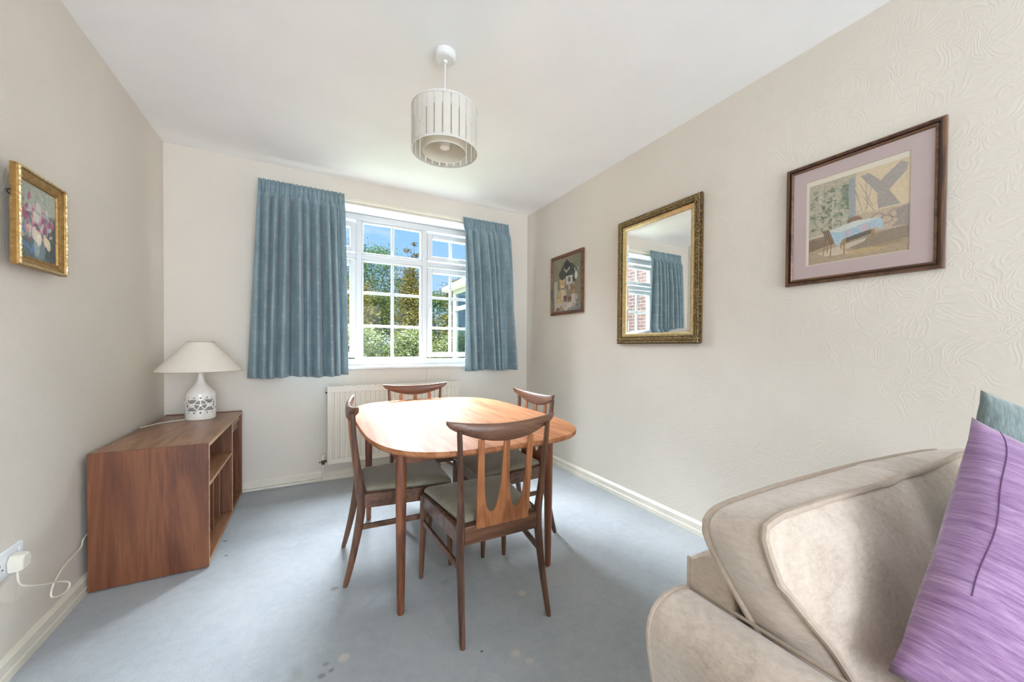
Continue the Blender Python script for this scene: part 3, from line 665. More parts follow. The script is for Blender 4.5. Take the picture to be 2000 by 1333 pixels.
sl.loft([full(zt_ - .009, R_ + .0004), full(zt_, R_ + .0004), full(zt_, R_ - .001), full(zt_ - .009, R_ - .001)], closed=True)
sl.build('slatted_shade', M_pend, pen, smooth=True, angle=.5)
ri = .0965
MB().loft([full(zb_ - 0.0, ri), full(zt_ - .02, ri), full(zt_ - .02, ri - .001), full(zb_, ri - .001)], closed=True).build('inner_drum', M_pendi, pen, smooth=True, angle=.5)
MB().tube([(ri * math.cos(2 * PI * k / 72), ri * math.sin(2 * PI * k / 72), zb_) for k in range(72)], .0014, 6, closed=True).build('inner_ring', M_white, pen, smooth=True)
sp_ = MB()
for k in range(3):
    a_ = 2 * PI * k / 3 + .4; sp_.tube([(.015 * math.cos(a_), .015 * math.sin(a_), zt_ - .012), (R_ * math.cos(a_), R_ * math.sin(a_), zt_ - .003)], .0014, 6)
sp_.build('spider_arms', M_white, pen)
MB().lathe([(.003, -.30), (.014, -.302), (.018, -.315), (.018, -.36), (.004, -.362)], 20).build('bulb_holder', M_white, pen, smooth=True, angle=.6)
MB().lathe([(.010, -.362), (.014, -.372), (.028, -.395), (.030, -.410), (.022, -.43), (.004, -.438)], 24).build('bulb', M_ceram, pen, smooth=True)

# ------------------------------------------------------------------ painted pictures (colour patches on a flat sheet)
class Canvas:
    def __init__(s, w, h, c): s.w, s.h = w, h; s.a = np.zeros((h, w, 3)); s.a[:] = c; s.X, s.Y = np.meshgrid((np.arange(w) + .5) / w, (np.arange(h) + .5) / h)
    def blend(s, m, c, k=1): s.a += (m * k)[..., None] * (np.array(c, float) - s.a)
    def poly(s, pts, c, k=1):
        ins = np.zeros_like(s.X, bool); n = len(pts)
        for i in range(n):
            x1, y1 = pts[i]; x2, y2 = pts[(i + 1) % n]
            cond = (y1 > s.Y) != (y2 > s.Y)
            ins ^= cond & (s.X < (x2 - x1) * (s.Y - y1) / ((y2 - y1) if y2 != y1 else 1e-9) + x1)
        s.blend(ins.astype(float), c, k)
    def ell(s, x, y, rx, ry, c, k=1, rot=0):
        dx, dy = s.X - x, s.Y - y; ca, sa = math.cos(rot), math.sin(rot)
        u = (dx * ca + dy * sa) / rx; v = (-dx * sa + dy * ca) / ry; s.blend(np.clip((1.15 - np.hypot(u, v)) / .25, 0, 1), c, k)
    def line(s, x1, y1, x2, y2, wd, c, k=1):
        dx, dy = x2 - x1, y2 - y1; t = np.clip(((s.X - x1) * dx + (s.Y - y1) * dy) / (dx * dx + dy * dy + 1e-9), 0, 1)
        d = np.hypot(s.X - x1 - t * dx, s.Y - y1 - t * dy); s.blend(np.clip((wd - d) / (wd * .5), 0, 1), c, k)
    def noise(s, amt, seed=0, blur=2):
        r_ = np.random.default_rng(seed); n = r_.normal(0, 1, s.a.shape[:2])
        for _ in range(blur): n = (n + np.roll(n, 1, 0) + np.roll(n, -1, 0) + np.roll(n, 1, 1) + np.roll(n, -1, 1)) / 5
        n = n / n.std(); s.a += amt * n[..., None]
    def mesh(s, name, fn, parent, mat):
        w_, h_ = s.w, s.h; V = [fn(i / (w_ - 1), j / (h_ - 1)) for j in range(h_) for i in range(w_)]
        F = [(j * w_ + i, j * w_ + i + 1, (j + 1) * w_ + i + 1, (j + 1) * w_ + i) for j in range(h_ - 1) for i in range(w_ - 1)]
        me = bpy.data.meshes.new(name); me.from_pydata(V, [], F); at = me.color_attributes.new('paint', 'FLOAT_COLOR', 'POINT')
        srgb = np.clip(s.a, 0, 255) / 255.0; l_ = np.where(srgb <= .04045, srgb / 12.92, ((srgb + .055) / 1.055) ** 2.4)
        data = np.ones((h_ * w_, 4)); data[:, :3] = l_.reshape(-1, 3); at.data.foreach_set('color', data.ravel()); return link(name, me, mat, parent)
m, nt, b = newmat('painted_paper'); at = nt.nodes.new('ShaderNodeAttribute'); at.attribute_name = 'paint'; nt.links.new(at.outputs['Color'], b.inputs['Base Color']); b.inputs['Roughness'].default_value = .7; M_paint = m

def frame_loft(prof, hw, hh, sx_, name, mat, parent):
    """mitred frame on a side wall: prof=(inset from the outer edge, distance out from wall); sx_=+1 faces +x"""
    rings = []
    for cy_, cz_ in ((-1, -1), (1, -1), (1, 1), (-1, 1)):
        rings.append([(sx_ * d, cy_ * (hw - i), cz_ * (hh - i)) for i, d in prof])
    return MB().loft(rings, closed=True).build(name, mat, parent, smooth=False)

# -- flower picture on the left wall
y0, y1, z0, z1 = -1.499, -1.232, 1.316, 1.636
fl = empty('flower_picture', (0, (y0 + y1) / 2, (z0 + z1) / 2), label='small gold-framed painting of pink and white flowers on the left wall', cat='picture')
hw, hh = (y1 - y0) / 2, (z1 - z0) / 2
fp = [(0, .027), (0, .041), (.003, .046), (.008, .046), (.010, .042), (.014, .040), (.028, .034), (.031, .036), (.035, .036), (.037, .032), (.039, .030), (.039, .027)]
frame_loft(fp, hw, hh, 1, 'frame', M_gold, fl)
MB().box(.0005, .0265, -hw + .07, hw - .03, -hh + .06, hh - .06).build('backing_board', M_dark, fl)
rp = MB(); q = [(.0465, s1 * (hw - .0055), s2 * (hh - .0055)) for s1, s2 in ((-1, -1), (1, -1), (1, 1), (-1, 1))]
for i in range(4):
    A1, B1 = Vector(q[i]), Vector(q[(i + 1) % 4]); nn_ = 46
    rp.tube([A1.lerp(B1, t / nn_) for t in range(nn_ + 1)], [.0030 + .0018 * (t % 2) for t in range(nn_ + 1)], 6)
rp.build('beaded_edge', M_goldp, fl, smooth=True)
MB().tube([(.029, -hw + .001, .055), (.026, -hw - .008, .060), (.026, -hw - .008, .068), (.029, -hw + .001, .072)], .0018, 6).build('hanging_ring', M_dark, fl)
cv = Canvas(80, 104, (150, 160, 148)); R2 = np.random.default_rng(5)
cv.poly([(0, 0), (1, 0), (1, .35), (0, .3)], (176, 182, 166), .7); cv.poly([(0, .75), (1, .7), (1, 1), (0, 1)], (88, 104, 106), .8); cv.ell(.95, .7, .35, .35, (74, 84, 84), .8); cv.noise(5, 1)
cv.ell(.52, .85, .17, .15, (122, 140, 146), .9); cv.ell(.45, .84, .08, .12, (170, 182, 178), .7)
for _ in range(240):
    x_, y_ = R2.normal(.48, .2), R2.normal(.50, .13); 
    if not (.03 < x_ < .95 and .1 < y_ < .78): continue
    col = [(200, 120, 146), (222, 160, 178), (214, 214, 204), (236, 226, 206), (166, 84, 112), (110, 134, 130), (92, 84, 108), (190, 206, 206)][R2.integers(0, 8)]
    cv.ell(x_, y_, R2.uniform(.02, .05), R2.uniform(.02, .045), col, .65, R2.uniform(0, 3))
for x_, y_ in ((.25, .17), (.1, .42), (.16, .46), (.9, .46), (.62, .42)): cv.ell(x_, y_, .035, .06, (176, 92, 128), .9, .3)
for x_, y_, c_ in ((.45, .68, (232, 226, 208)), (.52, .72, (238, 232, 214)), (.38, .66, (226, 218, 200)), (.72, .72, (236, 222, 186)), (.78, .75, (226, 214, 180)), (.5, .28, (206, 206, 192)), (.45, .42, (214, 216, 204))): cv.ell(x_, y_, .085, .065, c_, .9, R2.uniform(0, 2))
for x_, y_ in ((.12, .83), (.2, .85), (.3, .90), (.34, .86), (.08, .58), (.12, .66)): cv.ell(x_, y_, .05, .03, (104, 136, 196), .85, .5)
cv.noise(4, 2, 1)
cv.mesh('painting', lambda u, v: (.0305, -(hw - .038) + u * 2 * (hw - .038), (hh - .038) - v * 2 * (hh - .038)), fl, M_paint)

# -- teddy bear print, far right wall
y0, y1, z0, z1 = -.905, -.450, 1.347, 1.871
tb = empty('teddy_bear_picture', (W, (y0 + y1) / 2, (z0 + z1) / 2), label='small brown-framed picture of teddy bears on the right wall near the window corner', cat='picture')
hw, hh = (y1 - y0) / 2, (z1 - z0) / 2
frame_loft([(0, .003), (0, .018), (.006, .022), (.018, .022), (.022, .016), (.030, .014), (.030, .003)], hw, hh, -1, 'frame', M_frame, tb)
cv = Canvas(100, 130, (140, 132, 110)); cv.poly([(0, 0), (.3, 0), (.25, 1), (0, 1)], (150, 138, 112), .6); cv.poly([(.75, 0), (1, 0), (1, 1), (.8, 1)], (128, 126, 104), .7)
for i in range(9): cv.line(i / 8, 0, i / 8, .8, .006, (112, 106, 88), .5)
cv.poly([(.22, .3), (.38, .14), (.7, .14), (.88, .28), (.8, .5), (.6, .4), (.3, .42)], (66, 66, 54), .85); cv.poly([(.4, .12), (.52, .06), (.66, .16), (.5, .27)], (52, 48, 46), .9); cv.line(.42, .22, .5, .28, .02, (190, 160, 150)); cv.line(.5, .28, .6, .22, .02, (196, 180, 170))
cv.poly([(.48, .36), (.72, .36), (.7, .5), (.5, .52)], (206, 204, 192)); cv.ell(.6, .43, .05, .05, (120, 116, 108)); cv.poly([(.56, .52), (.78, .50), (.76, .6), (.58, .62)], (176, 168, 158))
cv.ell(.83, .38, .05, .07, (214, 210, 200)); cv.line(.8, .3, .78, .25, .015, (214, 210, 200)); cv.line(.87, .3, .9, .26, .015, (214, 210, 200))
cv.poly([(.05, .42), (.18, .42), (.2, .95), (.08, .98)], (196, 196, 182), .85)
def bear(x_, y_, s_, fur, coat, cv=cv):
    cv.ell(x_ - .07 * s_, y_ - .075 * s_, .035 * s_, .03 * s_, fur); cv.ell(x_ + .07 * s_, y_ - .075 * s_, .035 * s_, .03 * s_, fur)
    cv.ell(x_, y_ + .22 * s_, .13 * s_, .15 * s_, coat); cv.ell(x_ - .12 * s_, y_ + .2 * s_, .04 * s_, .1 * s_, coat); cv.ell(x_ + .12 * s_, y_ + .2 * s_, .04 * s_, .1 * s_, coat)
    cv.ell(x_, y_, .09 * s_, .085 * s_, fur); cv.ell(x_, y_ + .03 * s_, .045 * s_, .035 * s_, tuple(min(255, c_ + 30) for c_ in fur)); cv.ell(x_, y_ + .018 * s_, .014 * s_, .01 * s_, (40, 30, 26))
    cv.ell(x_ - .035 * s_, y_ - .02 * s_, .01 * s_, .01 * s_, (40, 30, 26)); cv.ell(x_ + .035 * s_, y_ - .02 * s_, .01 * s_, .01 * s_, (40, 30, 26))
bear(.36, .50, 1.0, (206, 176, 130), (196, 176, 130)); cv.poly([(.32, .58), (.42, .58), (.44, .78), (.34, .78)], (214, 196, 190)); cv.ell(.37, .58, .04, .012, (60, 66, 66))
bear(.74, .62, 1.0, (146, 116, 80), (168, 166, 150)); cv.poly([(.7, .7), (.79, .7), (.8, .86), (.68, .86)], (200, 186, 180))
bear(.24, .75, .8, (206, 170, 108), (196, 192, 178)); cv.ell(.2, .96, .07, .045, (140, 104, 72)); cv.ell(.34, .93, .06, .045, (176, 140, 98))
bear(.46, .77, .62, (110, 80, 66), (196, 184, 176)); bear(.62, .79, .55, (118, 84, 72), (214, 196, 192)); bear(.88, .85, .5, (130, 124, 110), (100, 98, 92))
cv.poly([(.2, .98), (1, .9), (1, 1), (.0, 1)], (140, 142, 136), .8); cv.ell(.5, .95, .06, .035, (206, 200, 190)); cv.noise(6, 3, 1)
cv.mesh('print', lambda u, v: (-.012, (hw - .028) - u * 2 * (hw - .028), (hh - .028) - v * 2 * (hh - .028)), tb, M_paint)
MB().box(-.0145, -.0135, -hw + .029, hw - .029, -hh + .029, hh - .029).build('glass', M_pglass, tb)

# -- large watercolour, right wall
y0, y1, z0, z1 = -2.853, -2.361, 1.350, 1.881
bp = empty('watercolour_picture', (W, (y0 + y1) / 2, (z0 + z1) / 2), label='large framed watercolour of a garden table with checked cloth, pink mount, right wall', cat='picture')
hw, hh = (y1 - y0) / 2, (z1 - z0) / 2
frame_loft([(0, .003), (0, .016), (.003, .021), (.008, .022), (.0095, .018), (.012, .018), (.0125, .003)], hw, hh, -1, 'frame_outer_moulding', M_frame_v, bp)
frame_loft([(.0125, .003), (.0125, .017), (.0145, .017), (.016, .012), (.018, .012), (.018, .003)], hw, hh, -1, 'frame_groove', M_frame_d, bp)
frame_loft([(.018, .003), (.018, .015), (.020, .018), (.024, .018), (.027, .014), (.028, .012), (.028, .003)], hw, hh, -1, 'frame_inner_moulding', M_frame, bp)
mt = MB()
iy0, iy1 = -(hw - .027), hw - .027; iz0, iz1 = -(hh - .027), hh - .027
ay0, ay1, az0, az1 = -2.765 - (y0 + y1) / 2, -2.438 - (y0 + y1) / 2, 1.432 - (z0 + z1) / 2, 1.802 - (z0 + z1) / 2
for a_ in ((iy0, iy1, iz0, az0), (iy0, iy1, az1, iz1), (iy0, ay0, az0, az1), (ay1, iy1, az0, az1)): mt.box(-.010, -.007, *a_)
mt.build('mount', M_mat, bp)
MB().box(-.0066, -.005, ay0 - .002, ay1 + .002, az0 - .002, az1 + .002).build('paper', M_matw, bp)
cv = Canvas(150, 160, (206, 192, 168))
cv.poly([(0, 0), (.5, 0), (.48, .58), (0, .66)], (176, 170, 150), .8); cv.noise(5, 4)
for _ in range(420):
    x_, y_ = R2.uniform(.02, .47), R2.uniform(.08, .58); dens = .4 + .6 * (x_ / .47)
    if R2.random() > dens: continue
    cv.ell(x_, y_, R2.uniform(.006, .03), R2.uniform(.004, .016), [(108, 122, 100), (140, 150, 126), (172, 178, 158), (196, 194, 176), (90, 104, 88)][R2.integers(0, 5)], .7, R2.uniform(0, 3))
for x_ in (.13, .27): cv.line(x_, .15, x_, .62, .008, (200, 196, 182), .8)
cv.poly([(.43, .05), (.5, .05), (.51, .52), (.44, .52)], (158, 162, 164), .85); cv.poly([(.36, .12), (.43, .1), (.44, .35), (.37, .3)], (116, 130, 112), .7)
cv.poly([(.52, .0), (1, .0), (1, .5), (.54, .5)], (216, 198, 164), .9)
cv.poly([(.55, .06), (.63, .05), (.74, .17), (.92, .02), (.98, .06), (.97, .14), (.82, .30), (.92, .48), (.72, .48), (.71, .3)], (160, 154, 150), .85)
for p_ in ((.5, .2, .58, .5), (.55, .15, .68, .45), (.6, .1, .62, .45), (.66, .2, .6, .5), (.58, .3, .7, .52)): cv.line(*p_, .005, (150, 140, 132), .7)
cv.poly([(.5, .5), (1, .5), (1, .72), (.62, .76), (.5, .62)], (190, 172, 152), .8)
for x_, y_ in ((.72, .58), (.8, .62), (.88, .57)): cv.ell(x_, y_, .06, .05, (150, 132, 124), .7); cv.ell(x_, y_, .045, .035, (206, 188, 160), .8)
cv.poly([(.88, .54), (1, .5), (1, .72), (.84, .72), (.9, .66)], (156, 144, 140), .8)
cv.poly([(0, .70), (1, .74), (1, 1), (0, 1)], (176, 156, 130), .95); cv.poly([(0, .68), (.3, .66), (.3, .78), (0, .84)], (122, 104, 86), .7); cv.poly([(.36, .80), (1, .72), (1, .86), (.5, .9)], (128, 116, 104), .55)
cv.poly([(.1, .87), (.34, .82), (.62, .78), (.6, .82), (.4, .88), (.46, .93), (.2, .92)], (216, 204, 180), .8); cv.poly([(.36, .74), (.66, .70), (.66, .75), (.38, .80)], (86, 82, 74), .8)
cv.ell(.6, .93, .2, .03, (196, 170, 118), .6); cv.ell(.8, .88, .15, .03, (150, 132, 110), .6)
for x_, y_, h_ in ((.38, .74, .2), (.35, .72, .15), (.66, .70, .14), (.2, .72, .16)): cv.poly([(x_, y_), (x_ + .035, y_), (x_ + .022, y_ + h_), (x_ + .008, y_ + h_)], (164, 134, 96))
cv.ell(.5, .56, .07, .05, (140, 112, 88), .9)
cv.poly([(.22, .62), (.5, .56), (.74, .58), (.78, .66), (.76, .72), (.7, .68), (.38, .75), (.34, .83), (.28, .76), (.24, .68)], (176, 200, 210))
cv.poly([(.22, .62), (.5, .56), (.74, .58), (.36, .66)], (216, 218, 206), .85)
for i, c_ in enumerate([(196, 178, 190), (164, 190, 208), (206, 182, 186), (176, 196, 206)]): x_ = .40 + i * .08; cv.poly([(x_, .655 - i * .012), (x_ + .07, .645 - i * .012), (x_ + .07, .715 - i * .012), (x_, .725 - i * .012)], c_, .85)
cv.poly([(.15, .60), (.23, .60), (.29, .76), (.25, .77)], (140, 112, 90), .85)
for i in range(4): cv.line(.165 + i * .02, .61, .21 + i * .025, .76, .004, (92, 74, 62))
for p_ in ((.19, .77, .17, .9), (.26, .77, .25, .94), (.17, .77, .29, .77)): cv.line(*p_, .006, (120, 94, 76))
cv.noise(4, 6, 1)
e_y0, e_y1, e_z0, e_z1 = ay0 + .003, ay1 - .012, az0 + .004, az1 - .022
cv.mesh('watercolour', lambda u, v: (-.0072, e_y1 + .002 - u * (e_y1 + .002 - e_y0), e_z1 - v * (e_z1 - e_z0)), bp, M_paint)
MB().box(-.0125, -.0118, iy0, iy1, iz0, iz1).build('glass', M_pglass, bp)

# -- mirror, right wall
y0, y1, z0, z1 = -1.945, -1.303, 1.090, 1.942
mi = empty('wall_mirror', (W, (y0 + y1) / 2, (z0 + z1) / 2), label='tall rectangular mirror in an ornate antique gold frame on the right wall', cat='mirror')
hw, hh = (y1 - y0) / 2, (z1 - z0) / 2
frame_loft([(.008, .003), (0.008, .016), (.004, .017), (.004, .003)], hw, hh, -1, 'backing_edge', M_gold, mi)
oc = frame_loft([(.008, .012), (0, .018), (0, .028), (.006, .034), (.020, .037), (.034, .036), (.044, .030), (.046, .028), (.046, .012)], hw, hh, -1, 'carved_border', M_goldo, mi)
frame_loft([(.046, .012), (.046, .027), (.050, .030), (.054, .027), (.058, .029), (.062, .026), (.070, .022), (.070, .012)], hw, hh, -1, 'inner_moulding', M_goldi, mi)
lf = MB(); R3 = np.random.default_rng(9)
def leafblob(y_, z_, ang, L_, wd_):
    ca, sa = math.cos(ang), math.sin(ang); pts = []
    for k in range(7):
        t = k / 6; w_ = wd_ * math.sin(PI * min(1, t * .9 + .1)); cyy = y_ + ca * L_ * (t - .5) - sa * .003 * math.sin(3 * t); czz = z_ + sa * L_ * (t - .5) + ca * .003 * math.sin(3 * t)
        pts.append(((-.0345 - .004 * math.sin(PI * t), cyy, czz), max(.0006, w_)))
    lf.tube([p_[0] for p_ in pts], [p_[1] for p_ in pts], 5)
for side in range(4):
    L_ = 2 * (hh if side in (0, 2) else hw); nn_ = int(L_ / .011)
    for i in range(nn_):
        t = -L_ / 2 + .012 + (L_ - .024) * i / (nn_ - 1)
        for off, sg in ((.012, 1), (.024, -1), (.035, 1)):
            a_ = R3.uniform(.4, 1.0) * sg
            if side == 0: leafblob(hw - off, t, PI / 2 + a_, .017, .0028)
            elif side == 2: leafblob(-hw + off, t, PI / 2 + a_, .017, .0028)
            elif side == 1: leafblob(t, hh - off, a_, .017, .0028)
            else: leafblob(t, -hh + off, a_, .017, .0028)
lf.build('acanthus_carving', gold('carving_gilding', rgb(96, 74, 44), rgb(164, 138, 92), rgb(206, 186, 140), .35, 120, .3, .6), mi, smooth=True, angle=1.2)
a_, b_ = hw - .069, hh - .069; c_, d_ = a_ - .022, b_ - .022
gm = MB(); gm.add([(-.018, -c_, -d_), (-.018, c_, -d_), (-.018, c_, d_), (-.018, -c_, d_), (-.0155, -a_, -b_), (-.0155, a_, -b_), (-.0155, a_, b_), (-.0155, -a_, b_)],
                  [(0, 1, 2, 3), (0, 4, 5, 1), (1, 5, 6, 2), (2, 6, 7, 3), (3, 7, 4, 0)])
gm.add([(-.012, -a_, -b_), (-.012, a_, -b_), (-.012, a_, b_), (-.012, -a_, b_)], [(0, 1, 2, 3)])
gm.build('mirror_glass', M_mirror, mi)

# ------------------------------------------------------------------ sofa
sofa = empty('sofa', (2.06, -3.27, 0), label='beige chenille sofa with piped cushions in the right foreground', cat='sofa')
def so_(mb): mb.v = [(x - 2.06, y + 3.27, z) for x, y, z in mb.v]; return mb
SX0, SX1 = 1.463, 2.64
so_(MB().box(SX0 + .004, SX1, -3.72, -2.84, .05, .30)).build('base', M_sofa, sofa, bevel=.02, seg=3)
fb = MB(); fb.prism([(-2.832, .06), (-2.832, .676), (-2.838, .684), (-2.862, .704), (-2.885, .708), (-2.905, .698), (-2.96, .40), (-2.96, .36), (-2.96, .06)], lambda u, v, t: (t, u, v), SX0, SX1)
so_(fb).build('back_frame', M_sofa, sofa, bevel=.006, seg=2)
ap = [(1.463, .624), (1.44, .632), (1.41, .632), (1.385, .626), (1.368, .612), (1.360, .594), (1.358, .572), (1.362, .54), (1.368, .51), (1.376, .47), (1.382, .40), (1.384, .05), (1.463, .05)]
apc = [tuple(q_) for q_ in catmull(ap[:-1], 3)] + [ap[-1]]
so_(MB().prism(apc, lambda u, v, t: (u, t, v), -3.74, -2.832)).build('arm', M_sofa, sofa, bevel=.004, seg=2, smooth=True, angle=.5)
so_(MB().prism([(x_ + (SX0 + SX1) - 2 * x_ + .0, z_) for x_, z_ in apc], lambda u, v, t: (u, t, v), -3.74, -2.832)).build('arm', M_sofa, sofa, bevel=.004)
pip = MB(); pip.tube([(x_, -2.834, z_) for x_, z_ in apc[:-2]], .0035, 8); pip.tube([(SX0 + .001, y_, .630) for y_ in np.linspace(-2.84, -3.7, 12)], .003, 8); pip.tube([(SX0, -2.834, z_) for z_ in np.linspace(.625, .682, 6)], .003, 8)
so_(pip).build('arm_piping', M_pipe, sofa, smooth=True)
# seat cushion
def resample(pts, n):
    pts = [np.array(p_, float) for p_ in pts]; pts.append(pts[0]); d = [0]
    for a_, b_ in zip(pts, pts[1:]): d.append(d[-1] + np.linalg.norm(b_ - a_))
    return [np.array([np.interp(t, d, [p_[k] for p_ in pts]) for k in range(len(pts[0]))]) for t in np.linspace(0, d[-1], n, endpoint=False)]
def puff(mapf, rear, front, nseg, bulge, th, name, mat, parent, pr=.0062, wob=.004, seed=0, uvs=False, back_bulge=.02):
    """upholstered cushion: two piped seams (2-D outlines), a boxed band and a domed face"""
    r_ = np.random.default_rng(seed); n = nseg
    wobv = np.convolve(np.tile(r_.normal(0, 1, n), 3), np.hanning(9) / 4, 'same')[n:2 * n] * wob
    A1 = resample(rear, n); B1 = resample(front, n); ca = sum(A1) / n; cb__ = sum(B1) / n
    B1 = [b_ + (b_ - cb__) / np.linalg.norm(b_ - cb__) * w_ for b_, w_ in zip(B1, wobv)]
    mb = MB(); rings = []
    for s_ in (0.02, .3, .6, .85, .96): rings.append([mapf(*(ca + (a_ - ca) * s_), -back_bulge * (1 - s_ ** 2)) for a_ in A1])
    for t in np.linspace(0, 1, 7):
        o_ = .012 * math.sin(PI * t)
        ring = []
        for i in range(n):
            p_ = A1[i] * (1 - t) + B1[i] * t; c_ = ca * (1 - t) + cb__ * t; d = (p_ - c_) / np.linalg.norm(p_ - c_)
            ring.append(mapf(*(p_ + d * (o_ + wobv[(i * 3) % n] * math.sin(PI * t))), th * t))
        rings.append(ring)
    for s_ in (.985, .96, .92, .85, .75, .6, .45, .3, .15, .02):
        ring = []
        for i in range(n):
            p_ = cb__ + (B1[i] - cb__) * s_; ruff = .004 * math.sin(i * 2.3) * math.sin(i * .37) * math.exp(-((s_ - .9) / .07) ** 2)
            ring.append(mapf(*p_, th + bulge * (1 - s_ ** 2.6) + ruff))
        rings.append(ring)
    mb.loft(rings); ob = mb.build(name, mat, parent, smooth=True, angle=2.0)
    if pr:
        pm = MB(); pm.tube([mapf(*a_, 0) for a_ in A1], pr, 8, closed=True); pm.tube([mapf(*b_, th) for b_ in B1], pr, 8, closed=True); pm.build('piping', M_pipe, ob, smooth=True)
    return ob
K = .35
def mp_back(x_, z_, d):   # tilted back plane ; d = distance forward
    y_ = -2.882 - K * (.8 - z_) - d; return (x_ - 2.06, y_ + 3.27, z_ + d * .05)
rear = [(1.424, .745), (1.421, .765), (1.430, .780), (1.455, .790), (1.50, .793), (1.65, .794), (1.85, .790), (2.01, .786), (2.25, .775), (2.43, .765), (2.54, .755), (2.585, .73), (2.60, .60), (2.60, .44), (2.55, .42), (2.1, .41), (1.70, .41), (1.58, .43), (1.53, .50), (1.475, .62), (1.44, .70)]
front = [(1.426, .733), (1.421, .760), (1.422, .785), (1.436, .800), (1.487, .805), (1.616, .802), (1.814, .792), (2.076, .784), (2.30, .785), (2.5, .78), (2.575, .755), (2.60, .70), (2.61, .45), (2.56, .42), (2.1, .41), (1.72, .42), (1.62, .45), (1.555, .53), (1.497, .640), (1.462, .687)]
puff(mp_back, rear, front, 160, .030, .095, 'back_cushion', M_sofa, sofa, seed=2)
def mp_seat(x_, y_, d): return (x_ - 2.06, y_ + 3.27, .30 + d)
sq = [(1.478, -2.95), (1.49, -2.935), (1.52, -2.93), (2.55, -2.93), (2.60, -2.96), (2.61, -3.70), (2.58, -3.74), (1.52, -3.74), (1.478, -3.70)]
puff(mp_seat, sq, sq, 140, .02, .12, 'seat_cushion', M_sofa, sofa, seed=4)
for fx_ in (1.44, 2.6):
    for fy_ in (-3.66, -2.9): so_(MB().lathe([(.012, 0), (.014, .002), (.02, .05)], 16, fx_, fy_)).build('foot', M_walnut, sofa)

# scatter cushions
def scatter(name, TL, a_, b_, s_, th, mat, label, piping=True):
    TL = Vector(TL); a_ = Vector(a_).normalized(); b_ = Vector(b_).normalized(); nrm = a_.cross(b_).normalized()
    if nrm.y > 0: nrm = -nrm
    ctr = TL + a_ * s_ / 2 + b_ * s_ / 2; n = 40; V = []; UVs = []; F = []
    for side in (1, -1):
        for j in range(n + 1):
            for i in range(n + 1):
                u = 2 * i / n - 1; v = 2 * j / n - 1
                pin = 1 - .055 * (1 - u * u) * v * v * abs(v) ; pin2 = 1 - .055 * (1 - v * v) * u * u * abs(u)
                hgt = th * (max(0, 1 - u ** 4) * max(0, 1 - v ** 4)) ** .55 * (1 + .05 * math.sin(5 * u + 3 * v) + .04 * math.sin(9 * v - 4 * u))
                P = ctr - TL + TL + a_ * (u * s_ / 2 * (1 - .07 * (1 - v * v) * 0 - .0) * pin2) + b_ * (v * s_ / 2 * pin) + nrm * side * hgt
                P = P - ctr; V.append(tuple(P)); UVs.append((i / n * s_ * 2, j / n * s_ * 2))
        off = 0 if side == 1 else (n + 1) ** 2
        for j in range(n):
            for i in range(n):
                q_ = (off + j * (n + 1) + i, off + j * (n + 1) + i + 1, off + (j + 1) * (n + 1) + i + 1, off + (j + 1) * (n + 1) + i)
                F.append(q_ if side == 1 else tuple(reversed(q_)))
    me = bpy.data.meshes.new(name); me.from_pydata(V, [], F); uvl = me.uv_layers.new(name='UVMap'); uvl.data.foreach_set('uv', [c_ for lp in me.loops for c_ in UVs[lp.vertex_index]])
    bm = bmesh.new(); bm.from_mesh(me); bmesh.ops.remove_doubles(bm, verts=bm.verts, dist=1e-4); bmesh.ops.recalc_face_normals(bm, faces=bm.faces); bm.to_mesh(me); bm.free()
    o = link(name, me, mat, smooth=True); o.location = ctr; tag(o, label, 'cushion', 'scatter cushions on the sofa')
    return o
pc = scatter('scatter_cushion', (1.808, -3.0997, .955), (.538, -.667, -.5145), (-.668, .034, -.743), .425, .050, M_purple, 'purple chenille scatter cushion leaning at the front of the sofa')
scatter('scatter_cushion', (2.030, -3.0697, .9857), (.72, -.60, -.35), (-.42, .036, -.90), .38, .040, M_green, 'grey-green corduroy scatter cushion mostly hidden behind the purple one')

a_ = Vector((.538, -.667, -.5145)).normalized(); b_ = Vector((-.668, .034, -.743)).normalized(); nn_ = a_.cross(b_).normalized(); nn_ = -nn_ if nn_.y > 0 else nn_
sp_pts = []
for i in range(25):
    v = -.96 + 1.30 * i / 24; u = -.86 + .006 * math.sin(i * .5)
    hgt = .050 * (max(0, 1 - u ** 4) * max(0, 1 - v ** 4)) ** .55 * (1 + .05 * math.sin(5 * u + 3 * v) + .04 * math.sin(9 * v - 4 * u))
    pin = 1 - .055 * (1 - u * u) * v * v * abs(v); pin2 = 1 - .055 * (1 - v * v) * u * u * abs(u)
    sp_pts.append(tuple(a_ * (u * .2125 * pin2) + b_ * (v * .2125 * pin) + nn_ * (hgt + .0002)))
MB().tube(sp_pts, .0007, 6).build('zip_seam', plain('dark_purple_thread', rgb(96, 66, 106), .8), pc, smooth=True)

